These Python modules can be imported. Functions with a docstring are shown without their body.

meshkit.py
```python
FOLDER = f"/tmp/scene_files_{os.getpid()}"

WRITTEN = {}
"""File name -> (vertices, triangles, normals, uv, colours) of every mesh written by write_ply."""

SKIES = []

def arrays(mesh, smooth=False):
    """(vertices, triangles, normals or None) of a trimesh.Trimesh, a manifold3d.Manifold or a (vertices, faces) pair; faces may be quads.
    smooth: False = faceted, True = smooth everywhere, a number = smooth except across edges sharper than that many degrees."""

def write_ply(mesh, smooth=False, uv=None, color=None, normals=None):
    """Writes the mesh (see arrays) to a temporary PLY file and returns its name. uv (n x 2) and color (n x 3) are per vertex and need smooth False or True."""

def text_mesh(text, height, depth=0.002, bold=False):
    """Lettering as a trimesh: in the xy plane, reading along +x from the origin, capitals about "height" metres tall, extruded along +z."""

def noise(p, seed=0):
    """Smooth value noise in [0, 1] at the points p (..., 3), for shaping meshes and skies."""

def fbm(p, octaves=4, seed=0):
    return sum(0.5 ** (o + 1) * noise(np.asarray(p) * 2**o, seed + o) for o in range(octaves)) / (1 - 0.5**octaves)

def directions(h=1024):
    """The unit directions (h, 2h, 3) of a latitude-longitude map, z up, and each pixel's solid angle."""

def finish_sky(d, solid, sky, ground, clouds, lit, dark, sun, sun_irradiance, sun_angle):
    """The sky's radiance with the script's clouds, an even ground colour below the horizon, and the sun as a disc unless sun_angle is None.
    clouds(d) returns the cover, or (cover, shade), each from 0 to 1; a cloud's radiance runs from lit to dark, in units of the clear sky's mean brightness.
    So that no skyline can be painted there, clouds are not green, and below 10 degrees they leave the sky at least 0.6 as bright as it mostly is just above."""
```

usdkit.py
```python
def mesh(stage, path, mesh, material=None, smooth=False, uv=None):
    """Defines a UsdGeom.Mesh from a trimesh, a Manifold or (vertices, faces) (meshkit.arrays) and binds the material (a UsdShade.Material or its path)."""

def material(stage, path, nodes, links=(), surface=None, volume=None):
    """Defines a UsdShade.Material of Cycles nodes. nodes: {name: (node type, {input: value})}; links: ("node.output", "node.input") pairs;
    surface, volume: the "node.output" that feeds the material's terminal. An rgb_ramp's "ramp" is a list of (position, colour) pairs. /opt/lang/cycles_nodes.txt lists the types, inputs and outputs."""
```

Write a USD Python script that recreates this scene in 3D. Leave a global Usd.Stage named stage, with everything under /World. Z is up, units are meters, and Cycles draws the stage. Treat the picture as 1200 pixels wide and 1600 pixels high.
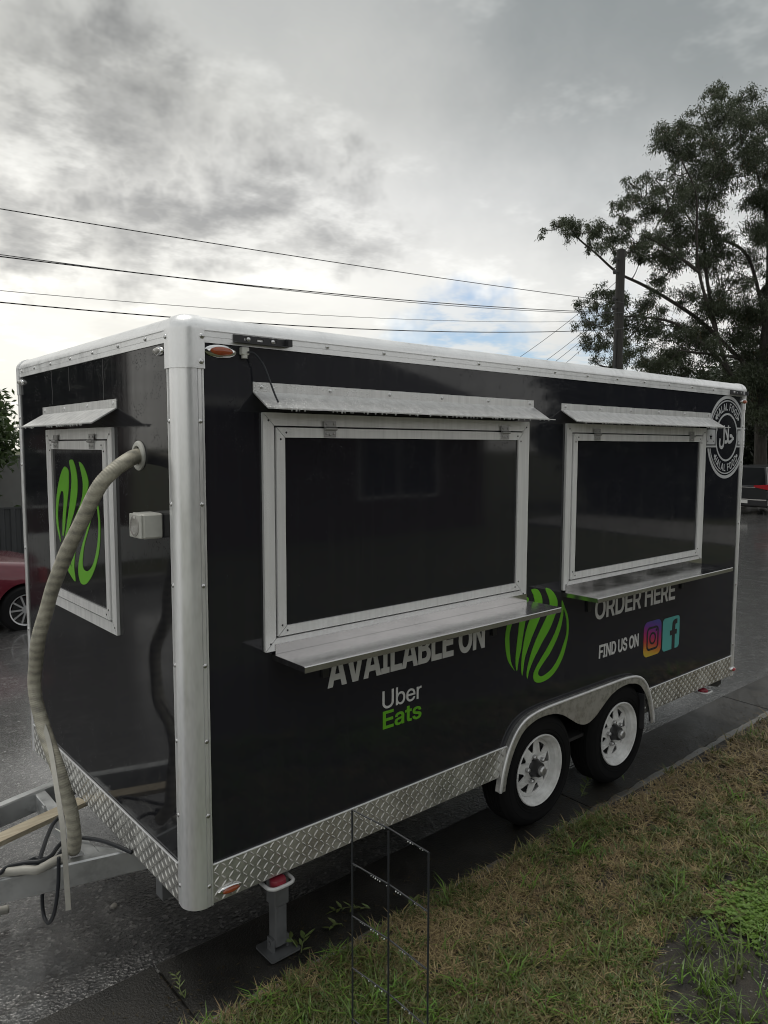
import glob, math
import numpy as np, trimesh, manifold3d, usdkit, meshkit
from pxr import Gf, Sdf, Usd, UsdGeom, UsdLux, UsdShade, Vt
from shapely.geometry import Polygon, Point, LineString, box as sbox
from shapely import affinity
from shapely.ops import unary_union

stage = Usd.Stage.CreateInMemory()
UsdGeom.SetStageUpAxis(stage, 'Z'); UsdGeom.SetStageMetersPerUnit(stage, 1.0)
UsdGeom.Xform.Define(stage, '/World'); UsdGeom.Scope.Define(stage, '/World/Looks')
rng = np.random.default_rng(7)
PI = math.pi

# ---------------------------------------------------------------- camera
def set_camera(pos, yaw, pitch, roll, focal_px, exposure):
    f = np.array([math.cos(pitch)*math.cos(yaw), math.cos(pitch)*math.sin(yaw), math.sin(pitch)])
    r = np.cross(f, [0, 0, 1]); r /= np.linalg.norm(r); u = np.cross(r, f)
    r2 = r*math.cos(roll)+u*math.sin(roll); u2 = -r*math.sin(roll)+u*math.cos(roll)
    cam = UsdGeom.Camera.Define(stage, '/World/camera')
    m = Gf.Matrix4d(*r2, 0, *u2, 0, *(-f), 0, *pos, 1)
    cam.AddTransformOp().Set(m)
    cam.CreateHorizontalApertureAttr(36.0); cam.CreateVerticalApertureAttr(48.0)
    cam.CreateFocalLengthAttr(36.0*focal_px/1200.0)
    cam.CreateClippingRangeAttr(Gf.Vec2f(0.05, 5000)); cam.CreateExposureAttr(exposure)
set_camera((-1.13529, -2.38368, 2.05800), 0.859107, -0.0895799, 0.00280, 1156.97, 0.12)

# ---------------------------------------------------------------- sky (broken overcast) and the veiled sun behind the trailer
SUN_AZ, SUN_EL = math.radians(-6), math.radians(76)          # azimuth measured from +y towards +x
SUN_DIR = np.array([math.sin(SUN_AZ)*math.cos(SUN_EL), math.cos(SUN_AZ)*math.cos(SUN_EL), math.sin(SUN_EL)])
def sky_material():
    n, l = {}, []
    def V(name, kind, **k): n[name] = (kind, k); return name
    V('tc', 'texture_coordinate'); V('sep', 'separate_xyz'); l.append(('tc.generated', 'sep.vector'))
    V('sky', 'sky_texture', sky_type='single_scattering', sun_disc=False, sun_elevation=SUN_EL, sun_rotation=SUN_AZ, aerosol_density=1.0)
    # cloud-layer coordinates: the direction projected on a flat layer overhead
    V('zp', 'math', math_type='add', value2=0.16); l.append(('sep.z', 'zp.value1'))
    V('zm', 'math', math_type='maximum', value2=0.05); l.append(('zp.value', 'zm.value1'))
    V('px', 'math', math_type='divide'); l += [('sep.x', 'px.value1'), ('zm.value', 'px.value2')]
    V('py', 'math', math_type='divide'); l += [('sep.y', 'py.value1'), ('zm.value', 'py.value2')]
    V('pl', 'combine_xyz', z=0.37); l += [('px.value', 'pl.x'), ('py.value', 'pl.y')]
    V('n1', 'noise_texture', scale=1.15, detail=7.0, roughness=0.58, distortion=0.25); l.append(('pl.vector', 'n1.vector'))
    V('n2', 'noise_texture', scale=3.1, detail=5.0, roughness=0.6); l.append(('pl.vector', 'n2.vector'))
    V('nw', 'noise_texture', scale=5.5, detail=5.0, roughness=0.62); l.append(('tc.generated', 'nw.vector'))
    # wobble the direction so that the cloud banks get ragged edges
    V('w0', 'vector_math', math_type='subtract', vector2=(.5, .5, .5)); l.append(('nw.color', 'w0.vector1'))
    V('w1', 'vector_math', math_type='scale', scale=0.30); l.append(('w0.vector', 'w1.vector1'))
    V('w2', 'vector_math', math_type='add'); l += [('tc.generated', 'w2.vector1'), ('w1.vector', 'w2.vector2')]
    def blob(name, d, inner, outer, sx=1.0):
        d = np.array(d, float); d /= np.linalg.norm(d)
        V(name+'d', 'vector_math', math_type='subtract', vector2=tuple(d)); l.append(('w2.vector', name+'d.vector1'))
        V(name+'s', 'vector_math', math_type='multiply', vector2=(1/sx, 1/sx, 1)); l.append((name+'d.vector', name+'s.vector1'))
        V(name+'l', 'vector_math', math_type='length'); l.append((name+'s.vector', name+'l.vector1'))
        V(name, 'map_range', range_type='smoothstep', from_min=outer, from_max=inner, to_min=0.0, to_max=1.0, clamp=True); l.append((name+'l.value', name+'.value'))
        return name+'.result'
    def mx(name, a, b, how='maximum'):
        V(name, 'math', math_type=how); l.extend([(a, name+'.value1'), (b, name+'.value2')]); return name+'.value'
    D = [blob('da', (.315, .875, .365), .02, .125, 1.2), blob('db', (.36, .84, .43), .0, .09, 1.0), blob('dc', (.49, .82, .325), .02, .10, 1.3),
         blob('dd', (.42, .875, .262), .02, .085, 2.6), blob('de', (.24, .93, .262), .02, .075, 2.0), blob('df', (.60, .75, .265), .0, .06, 2.6), blob('dg', (.57, .75, .30), .0, .05, 2.2),
         blob('dh', (.13, .95, .33), .02, .11, 1.4)]
    d = D[0]
    for i, q in enumerate(D[1:]): d = mx('mx%d' % i, d, q)
    # general mottling adds to the banks
    V('mo', 'map_range', range_type='smoothstep', from_min=0.50, from_max=0.72, to_min=0.0, to_max=0.22, clamp=True); l.append(('n1.fac', 'mo.value'))
    V('mk', 'map_range', range_type='linear', from_min=0.38, from_max=0.62, to_min=0.45, to_max=1.15, clamp=True); l.append(('n2.fac', 'mk.value'))
    dk = mx('dk0', d, 'mk.result', 'multiply')
    dk = mx('dk', dk, 'mo.result')
    # brightness of the cloud sheet by elevation (linear radiance before the 0.1 strength)
    V('ramp', 'rgb_ramp', ramp=[(0, (6.6, 6.5, 6.1)), (.10, (7.2, 7.15, 6.85)), (.2, (7.9, 7.9, 7.7)), (.30, (6.9, 6.95, 6.9)), (.40, (4.9, 5.0, 4.97)), (.52, (4.3, 4.45, 4.45)), (1, (6.2, 6.4, 6.4))])
    l.append(('sep.z', 'ramp.fac'))
    V('dark', 'mix_color', blend_type='multiply', fac=1.0, b=(.45, .455, .47)); l.append(('urm.result', 'dark.a'))
    # the veiled sun brightens the low sky on the far side of the street
    gl = blob('gl', (.10, .98, .12), .10, .66, 1.4)
    V('glm', 'mix_color', blend_type='add', b=(2.3, 2.15, 1.7)); l += [(gl, 'glm.fac'), ('ramp.color', 'glm.a')]
    ur = blob('ur', (.80, .40, .50), .05, .42)
    V('urm', 'mix_color', blend_type='multiply', b=(.60, .635, .65)); l += [(ur, 'urm.fac'), ('glm.result', 'urm.a')]
    V('cl', 'mix_color'); l += [('dk.value', 'cl.fac'), ('urm.result', 'cl.a'), ('dark.result', 'cl.b')]
    # thin bright gaps
    V('gap', 'map_range', range_type='smoothstep', from_min=0.50, from_max=0.30, to_min=0.0, to_max=0.5, clamp=True); l.append(('n2.fac', 'gap.value'))
    V('gapm', 'mix_color', blend_type='add', b=(3.0, 3.0, 2.85)); l += [('gap.result', 'gapm.fac'), ('cl.result', 'gapm.a')]
    # torn hole with blue sky, plus a few smaller openings
    h1 = blob('ha', (.765, .63, .100), .03, .10, 2.6); h2 = blob('hb', (.72, .68, .08), .0, .06, 3.0)
    h = mx('hh', h1, h2)
    V('hk', 'map_range', range_type='smoothstep', from_min=0.62, from_max=0.42, to_min=0.15, to_max=.85, clamp=True); l.append(('n2.fac', 'hk.value'))
    h = mx('hm', h, 'hk.result', 'multiply')
    V('blue', 'mix_color', blend_type='multiply', fac=1.0, b=(1.0, 1.12, 1.22)); l.append(('sky.color', 'blue.a'))
    V('fin', 'mix_color'); l += [('hm.value', 'fin.fac'), ('gapm.result', 'fin.a'), ('blue.result', 'fin.b')]
    V('bg', 'background_shader', strength=0.1); l.append(('fin.result', 'bg.color'))
    return usdkit.material(stage, '/World/Looks/sky', n, l, surface='bg.background')
dome = UsdLux.DomeLight.Define(stage, '/World/sky')
dome.GetPrim().SetCustomDataByKey('kind', 'structure')
UsdShade.MaterialBindingAPI.Apply(dome.GetPrim()).Bind(sky_material())
sun = UsdLux.DistantLight.Define(stage, '/World/sun')
sun.CreateIntensityAttr(0.40); sun.CreateAngleAttr(32.0); sun.CreateColorAttr(Gf.Vec3f(1, .96, .88))
sun.GetPrim().GetAttribute('inputs:normalize').Set(True) if sun.GetPrim().GetAttribute('inputs:normalize') else sun.CreateNormalizeAttr(True)
def aim(prim, d):                                             # the light shines along -z: +z points at the sun
    z = d/np.linalg.norm(d); x = np.cross([0, 0, 1], z); x /= np.linalg.norm(x); y = np.cross(z, x)
    UsdGeom.Xformable(prim).AddTransformOp().Set(Gf.Matrix4d(*x, 0, *y, 0, *z, 0, 0, 0, 0, 1))
aim(sun, SUN_DIR)

# ---------------------------------------------------------------- helpers
used = {}
def numbered(parent, name):
    k = (str(parent), name); i = used.get(k, 0); used[k] = i+1
    return f'{parent}/{name}' if i == 0 else f'{parent}/{name}_{i:03d}'
def path_of(parent): return '/World' if parent is None else str(parent.GetPath())
def tag(p, label=None, cat=None, group=None, kind=None):
    for k, v in (('label', label), ('category', cat), ('group', group), ('kind', kind)):
        if v: p.SetCustomDataByKey(k, v)
    return p
def thing(name, label, cat, loc=(0, 0, 0), rotz=0.0, group=None, parent=None):
    x = UsdGeom.Xform.Define(stage, numbered(path_of(parent), name))
    if any(loc): x.AddTranslateOp().Set(Gf.Vec3d(*map(float, loc)))
    if rotz: x.AddRotateZOp().Set(math.degrees(rotz))
    return tag(x.GetPrim(), label, cat, group)
def part(name, parent): return UsdGeom.Xform.Define(stage, numbered(path_of(parent), name)).GetPrim()
def obj(name, mesh, m, parent=None, smooth=False, label=None, kind=None, cat=None, group=None):
    return tag(usdkit.mesh(stage, numbered(path_of(parent), name), mesh, m, smooth=smooth).GetPrim(), label, cat, group, kind)
def dup(src, loc, rotz=0.0, label=None, scale=None, group=None):
    was = src.GetCustomData()
    x = UsdGeom.Xform.Define(stage, numbered('/World', src.GetName()))
    x.GetPrim().GetReferences().AddInternalReference(src.GetPath())
    xf = UsdGeom.Xformable(x); xf.ClearXformOpOrder()
    xf.AddTransformOp(opSuffix='place').Set(Gf.Matrix4d(Gf.Rotation(Gf.Vec3d(0, 0, 1), math.degrees(rotz)), Gf.Vec3d(*map(float, loc))))
    tag(x.GetPrim(), label or was.get('label'), was.get('category'), group or was.get('group'))
    x.GetPrim().SetInstanceable(True)
    return x.GetPrim()

def cat(*ms):
    ms = [m for m in ms if m is not None]
    vs, fs, n = [], [], 0
    for m in ms:
        if hasattr(m, 'to_mesh'):
            q = m.to_mesh(); v, f = q.vert_properties[:, :3], q.tri_verts
        elif isinstance(m, tuple): v, f = m
        else: v, f = m.vertices, m.faces
        vs.append(np.asarray(v, float)); fs.append(np.asarray(f, int)+n); n += len(v)
    return np.vstack(vs), np.vstack(fs)
BOXF = np.array([[0, 2, 3], [0, 3, 1], [4, 5, 7], [4, 7, 6], [0, 1, 5], [0, 5, 4], [2, 6, 7], [2, 7, 3], [0, 4, 6], [0, 6, 2], [1, 3, 7], [1, 7, 5]])
def bx(x0, x1, y0, y1, z0, z1, bevel=0.0):
    """an axis-aligned box, its edges chamfered by bevel"""
    if not bevel:
        v = np.array([(x, y, z) for x in (x0, x1) for y in (y0, y1) for z in (z0, z1)], float)
        return v, BOXF
    p = []
    for x, sx in ((x0, 1), (x1, -1)):
        for y, sy in ((y0, 1), (y1, -1)):
            for z, sz in ((z0, 1), (z1, -1)):
                b = bevel
                p += [(x+sx*b, y+sy*b, z), (x+sx*b, y, z+sz*b), (x, y+sy*b, z+sz*b)]
    return hull(p)
def hull(p):
    m = trimesh.convex.convex_hull(np.array(p, float)); return np.array(m.vertices), np.array(m.faces)
def xform(m, M=None, t=None):
    v, f = cat(m)
    if M is not None: v = v @ np.array(M, float).T
    if t is not None: v = v+np.array(t, float)
    if M is not None and np.linalg.det(np.array(M, float)) < 0: f = f[:, ::-1]
    return v, f
def rotz(a): return np.array([[math.cos(a), -math.sin(a), 0], [math.sin(a), math.cos(a), 0], [0, 0, 1]])
def rotx(a): return np.array([[1, 0, 0], [0, math.cos(a), -math.sin(a)], [0, math.sin(a), math.cos(a)]])
def roty(a): return np.array([[math.cos(a), 0, math.sin(a)], [0, 1, 0], [-math.sin(a), 0, math.cos(a)]])
def spline(pts, n=8):
    """Catmull-Rom through the points"""
    p = np.array(pts, float); p = np.vstack([2*p[0]-p[1], p, 2*p[-1]-p[-2]]); out = []
    for i in range(1, len(p)-2):
        for t in np.linspace(0, 1, n, endpoint=False):
            a, b, c, d = p[i-1:i+3]
            out.append(.5*((2*b)+(c-a)*t+(2*a-5*b+4*c-d)*t*t+(3*b-a-3*c+d)*t**3))
    out.append(p[-2]); return np.array(out)
def tube(pts, r, sides=8, cap=True):
    p = np.array(pts, float); n = len(p); r = np.broadcast_to(np.asarray(r, float), (n,))
    t = np.gradient(p, axis=0); t /= np.linalg.norm(t, axis=1, keepdims=True)+1e-12
    a = np.zeros_like(p); ref = np.array([0, 0, 1.0]) if abs(t[0, 2]) < .9 else np.array([1.0, 0, 0])
    for i in range(n):
        ref = ref-t[i]*(ref@t[i]); ref /= np.linalg.norm(ref)+1e-12; a[i] = ref
    b = np.cross(t, a); ang = np.arange(sides)*2*PI/sides
    v = p[:, None]+r[:, None, None]*(np.cos(ang)[None, :, None]*a[:, None]+np.sin(ang)[None, :, None]*b[:, None])
    i, j = np.meshgrid(np.arange(n-1), np.arange(sides), indexing='ij'); k = (j+1) % sides
    f = np.concatenate([np.stack([i*sides+j, i*sides+k, (i+1)*sides+k], -1).reshape(-1, 3), np.stack([i*sides+j, (i+1)*sides+k, (i+1)*sides+j], -1).reshape(-1, 3)])
    v = v.reshape(-1, 3)
    if cap:
        v = np.vstack([v, p[:1], p[-1:]]); c0, c1 = n*sides, n*sides+1; js = np.arange(sides); ks = (js+1) % sides
        f = np.vstack([f, np.stack([np.full(sides, c0), ks, js], 1), np.stack([np.full(sides, c1), (n-1)*sides+js, (n-1)*sides+ks], 1)])
    return v, f
def bar(a, b, r, sides=8): return tube([a, b], r, sides)
def ext(poly, d, plane='xz', at=0.0):
    """extrude a shapely polygon. plane 'xz': poly (x, z), from y=at to y=at-d (towards the lawn). 'yz': poly (y, z), from x=at to x=at-d (towards the drawbar). 'xy': from z=at up to at+d"""
    out = []
    for g in getattr(poly, 'geoms', [poly]):
        if g.is_empty or g.area < 1e-9: continue
        m = trimesh.creation.extrude_polygon(g, d, engine='earcut'); v = np.array(m.vertices); f = np.array(m.faces)
        if plane == 'xz': v = np.stack([v[:, 0], at-v[:, 2], v[:, 1]], 1)
        elif plane == 'yz': v = np.stack([at-v[:, 2], v[:, 0], v[:, 1]], 1); f = f[:, ::-1]
        else: v = v+[0, 0, at]
        out.append((v, f))
    return cat(*out)
def prism_x(poly, x0, x1):
    """poly in (y, z), extruded along x"""
    return ext(poly, x1-x0, 'yz', x1)
def prism_y(poly, y0, y1): return ext(poly, y1-y0, 'xz', y1)
def lathe(prof, n=32, axis='y'):
    """prof: (radius, height) pairs revolved; open ends are closed by radius 0 points"""
    p = np.array(prof, float); m = len(p); ang = np.arange(n)*2*PI/n
    v = np.stack([p[None, :, 0]*np.cos(ang)[:, None], p[None, :, 0]*np.sin(ang)[:, None], np.broadcast_to(p[None, :, 1], (n, m))], -1).reshape(-1, 3)
    i, j = np.meshgrid(np.arange(n), np.arange(m-1), indexing='ij'); k = (i+1) % n
    f = np.concatenate([np.stack([i*m+j, k*m+j, k*m+j+1], -1).reshape(-1, 3), np.stack([i*m+j, k*m+j+1, i*m+j+1], -1).reshape(-1, 3)])
    if axis == 'y': v = np.stack([v[:, 0], v[:, 2], v[:, 1]], 1); f = f[:, ::-1]
    elif axis == 'x': v = np.stack([v[:, 2], v[:, 0], v[:, 1]], 1)
    return v, f
def smooth_poly(pts, n=6):
    p = np.array(pts, float); q = np.vstack([p[-1], p, p[:2]]); out = []
    for i in range(1, len(q)-2):
        for t in np.linspace(0, 1, n, endpoint=False):
            a, b, c, d = q[i-1:i+3]
            out.append(.5*((2*b)+(c-a)*t+(2*a-5*b+4*c-d)*t*t+(3*b-a-3*c+d)*t**3))
    return Polygon(out).buffer(0)
def glyph_poly(text, weight=400, stroke=0, track=0, font='Inter.woff2'):
    """lettering outline, capitals 70 units tall, from the renderer's own typefaces"""
    from PIL import Image, ImageDraw, ImageFont
    S = 4
    f = ImageFont.truetype(glob.glob('/opt/blender-*/*/datafiles/fonts/'+font)[0], 96*S, layout_engine=ImageFont.Layout.BASIC)
    if font.startswith('Inter'): f.set_variation_by_axes([32, weight])
    polys, pen = [], 0.0
    for ch in (text if track is not None else [text]):
        if ch != ' ':
            b = f.getbbox(ch, anchor='ls', stroke_width=stroke)
            im = Image.new('L', (b[2]-b[0]+8, b[3]-b[1]+8)); ImageDraw.Draw(im).text((4-b[0], 4-b[1]), ch, 255, f, anchor='ls', stroke_width=stroke)
            on = np.pad(np.asarray(im) > 127, ((0, 0), (1, 1))).astype(np.int8)
            r, s = np.nonzero(np.diff(on, axis=1) == 1); e = np.nonzero(np.diff(on, axis=1) == -1)[1]
            g = unary_union([sbox(a, -q-1, c, -q) for a, q, c in zip(s, r, e)]).buffer(.8).buffer(-.8).simplify(.9)
            polys.append(affinity.translate(affinity.affine_transform(g, [1/S, 0, 0, 1/S, (b[0]-4)/S, (4-b[1])/S]), pen, 0))
        pen += f.getlength(ch)/S+(track or 0)
    return polys, pen
def fit(polys, x0, x1, z0, cap):
    g = unary_union(polys); a, _, b, _ = g.bounds; s = cap/70.0
    return affinity.affine_transform(g, [(x1-x0)/(b-a), 0, 0, s, x0-a*(x1-x0)/(b-a), z0])

# ---------------------------------------------------------------- materials
LK = '/World/Looks/'
def mat(name, color, rough=.5, metal=0.0, var=0.0, var_scale=6.0, bump=0.0, bump_scale=60.0, bump_dist=.002, rvar=0.0, stretch=None, color2=None, spec=None, coat=0.0, rand=0.0, detail=4.0):
    """a plain principled surface with mottled tone (var, or a second colour), mottled roughness and fine relief"""
    n = {'p': ('principled_bsdf', dict(roughness=rough, metallic=metal, coat_weight=coat))}; l = []
    if spec is not None: n['p'][1]['specular_ior_level'] = spec
    n['g'] = ('geometry', {}); vec = 'g.position'
    if stretch: n['mp'] = ('mapping', dict(scale=stretch)); l.append((vec, 'mp.vector')); vec = 'mp.vector'
    if var or color2 or rvar:
        n['n'] = ('noise_texture', dict(scale=var_scale, detail=detail, roughness=.6)); l.append((vec, 'n.vector'))
        lo, hi = (np.array(color)*(1-var), np.array(color)*(1+var)) if color2 is None else (np.array(color), np.array(color2))
        n['r'] = ('rgb_ramp', dict(ramp=[(.32, tuple(lo)), (.68, tuple(np.minimum(hi, .95)))])); l.append(('n.fac', 'r.fac'))
        last = 'r.color'
        if rvar:
            n['rr'] = ('map_range', dict(from_min=.3, from_max=.7, to_min=max(rough-rvar, .02), to_max=min(rough+rvar, 1.0), clamp=True)); l += [('n.fac', 'rr.value'), ('rr.result', 'p.roughness')]
        if rand:
            n['oi'] = ('object_info', {}); n['om'] = ('map_range', dict(from_min=0, from_max=1, to_min=1-rand, to_max=1+rand)); n['ov'] = ('hsv', {})
            l += [('oi.random', 'om.value'), ('om.result', 'ov.value'), (last, 'ov.color')]; last = 'ov.color'
        l.append((last, 'p.base_color'))
    else: n['p'][1]['base_color'] = color
    if bump:
        n['bn'] = ('noise_texture', dict(scale=bump_scale, detail=3.0, roughness=.65)); l.append((vec, 'bn.vector'))
        n['b'] = ('bump', dict(strength=bump, distance=bump_dist)); l += [('bn.fac', 'b.height'), ('b.normal', 'p.normal')]
    return usdkit.material(stage, LK+name, n, l, surface='p.BSDF')
def wet_metal(name, color, rough, drops=.5, scale=160.0, metal=.5):
    """aluminium or sheet with beads of rain standing on it"""
    n = dict(g=('geometry', {}), v=('voronoi_texture', dict(scale=scale, randomness=1.0)), pick=('noise_texture', dict(scale=14.0, detail=3.0)),
             d=('map_range', dict(range_type='smoothstep', from_min=.42, from_max=.12, to_min=0, to_max=1, clamp=True)),
             k=('map_range', dict(from_min=.42, from_max=.62, to_min=.15, to_max=1, clamp=True)), m=('math', dict(math_type='multiply')),
             b=('bump', dict(strength=drops, distance=.0025)), mp=('mapping', dict(scale=(28, 28, 1.2))), st=('noise_texture', dict(scale=1.0, detail=4.0, roughness=.6)),
             c=('rgb_ramp', dict(ramp=[(.3, tuple(np.array(color)*.95)), (.7, tuple(np.minimum(np.array(color)*1.03, .95)))])),
             rr=('map_range', dict(from_min=.3, from_max=.7, to_min=max(.05, rough-.035), to_max=rough+.035)), p=('principled_bsdf', dict(metallic=metal)))
    l = [('g.position', 'v.vector'), ('g.position', 'pick.vector'), ('v.distance', 'd.value'), ('pick.fac', 'k.value'), ('d.result', 'm.value1'), ('k.result', 'm.value2'), ('m.value', 'b.height'), ('b.normal', 'p.normal'),
         ('g.position', 'mp.vector'), ('mp.vector', 'st.vector'), ('st.fac', 'c.fac'), ('st.fac', 'rr.value'), ('c.color', 'p.base_color'), ('rr.result', 'p.roughness')]
    return usdkit.material(stage, LK+name, n, l, surface='p.BSDF')
def wrap_vinyl(name, color=(.0085, .0088, .0112), streaks=(1, 1, 1), dirt=.5, drops=.35, r1=.09, spec=.5):
    """glossy black vinyl wrap: water streaks, a faint grey film, beads of rain"""
    n = dict(g=('geometry', {}), mp=('mapping', dict(scale=(26, 26, .9))), st=('noise_texture', dict(scale=1.0, detail=6.0, roughness=.65)), big=('noise_texture', dict(scale=1.6, detail=3.0)),
             film=('map_range', dict(from_min=.48, from_max=.75, to_min=0, to_max=dirt, clamp=True)), fb=('map_range', dict(from_min=.4, from_max=.7, to_min=.2, to_max=1, clamp=True)), fm=('math', dict(math_type='multiply')),
             c=('mix_color', dict(a=color, b=(.028, .028, .028))), rr=('map_range', dict(from_min=.25, from_max=.75, to_min=.02, to_max=r1, clamp=True)),
             v=('voronoi_texture', dict(scale=110.0)), vd=('map_range', dict(range_type='smoothstep', from_min=.30, from_max=.08, to_min=0, to_max=1, clamp=True)),
             pk=('noise_texture', dict(scale=9.0, detail=4.0)), pm=('map_range', dict(from_min=.5, from_max=.66, to_min=0, to_max=1, clamp=True)), dm=('math', dict(math_type='multiply')),
             sk=('voronoi_texture', dict(scale=26.0)), sd=('map_range', dict(range_type='smoothstep', from_min=.075, from_max=.03, to_min=0, to_max=.5, clamp=True)), sm=('math', dict(math_type='multiply')), c2=('mix_color', dict(b=(.07, .07, .068))),
             wv=('noise_texture', dict(scale=1.5, detail=2.0)), ad=('math', dict(math_type='multiply_add', value2=2.2)), b=('bump', dict(strength=drops, distance=.002)),
             p=('principled_bsdf', dict(specular_ior_level=spec)))
    l = [('g.position', 'mp.vector'), ('mp.vector', 'st.vector'), ('g.position', 'big.vector'), ('st.fac', 'film.value'), ('big.fac', 'fb.value'), ('film.result', 'fm.value1'), ('fb.result', 'fm.value2'), ('fm.value', 'c.fac'),
         ('g.position', 'sk.vector'), ('sk.distance', 'sd.value'), ('sd.result', 'sm.value1'), ('pm.result', 'sm.value2'), ('sm.value', 'c2.fac'), ('c.result', 'c2.a'), ('c2.result', 'p.base_color'), ('st.fac', 'rr.value'), ('rr.result', 'p.roughness'), ('g.position', 'v.vector'), ('v.distance', 'vd.value'), ('g.position', 'pk.vector'), ('pk.fac', 'pm.value'),
         ('vd.result', 'dm.value1'), ('pm.result', 'dm.value2'), ('g.position', 'wv.vector'), ('wv.fac', 'ad.value1'), ('dm.value', 'ad.value3'), ('ad.value', 'b.height'), ('b.normal', 'p.normal')]
    return usdkit.material(stage, LK+name, n, l, surface='p.BSDF')
def asphalt_mat():
    n = dict(g=('geometry', {}), sp=('voronoi_texture', dict(scale=72.0)), sr=('rgb_ramp', dict(ramp=[(0, (.011, .011, .0115)), (.45, (.021, .021, .0215)), (.72, (.055, .0545, .054)), (.9, (.13, .127, .123)), (1, (.26, .255, .25))])),
             big=('noise_texture', dict(scale=.55, detail=5.0, roughness=.6)), wet=('map_range', dict(from_min=.38, from_max=.62, to_min=.7, to_max=1.15, clamp=True)), hv=('hsv', {}),
             mid=('noise_texture', dict(scale=5.0, detail=5.0)), rr=('map_range', dict(from_min=.35, from_max=.65, to_min=.07, to_max=.24, clamp=True)),
             bn=('noise_texture', dict(scale=130.0, detail=2.0)), add=('math', dict(math_type='add')), b=('bump', dict(strength=.7, distance=.006)), p=('principled_bsdf', dict(specular_ior_level=1.0, coat_roughness=.12, coat_ior=1.6)), cw=('map_range', dict(from_min=.34, from_max=.6, to_min=.25, to_max=.95, clamp=True)))
    l = [('big.fac', 'cw.value'), ('cw.result', 'p.coat_weight'), ('g.position', 'sp.vector'), ('sp.color', 'sr.fac'), ('g.position', 'big.vector'), ('big.fac', 'wet.value'), ('sr.color', 'hv.color'), ('wet.result', 'hv.value'), ('hv.color', 'p.base_color'),
         ('g.position', 'mid.vector'), ('mid.fac', 'rr.value'), ('rr.result', 'p.roughness'), ('g.position', 'bn.vector'), ('bn.fac', 'add.value1'), ('sp.distance', 'add.value2'), ('add.value', 'b.height'), ('b.normal', 'p.normal')]
    return usdkit.material(stage, LK+'asphalt', n, l, surface='p.BSDF')
def leaf_mat(name, col, trans=.35, rand=.35, hue=.02, rough=.45):
    n = dict(p=('principled_bsdf', dict(roughness=rough)), t=('translucent_bsdf', {}), m=('mix_closure', dict(fac=trans)), g=('geometry', {}), oi=('object_info', {}),
             ad=('math', dict(math_type='add')), fr=('math', dict(math_type='fraction')), mv=('map_range', dict(from_min=0, from_max=1, to_min=1-rand, to_max=1+rand)),
             mh=('map_range', dict(from_min=0, from_max=1, to_min=.5-hue, to_max=.5+hue)), h=('hsv', dict(color=col)))
    l = [('g.random_per_island', 'ad.value1'), ('oi.random', 'ad.value2'), ('ad.value', 'fr.value1'), ('fr.value', 'mv.value'), ('fr.value', 'mh.value'), ('mv.result', 'h.value'), ('mh.result', 'h.hue'),
         ('h.color', 'p.base_color'), ('h.color', 't.color'), ('p.BSDF', 'm.closure1'), ('t.BSDF', 'm.closure2')]
    return usdkit.material(stage, LK+name, n, l, surface='m.closure')
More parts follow.
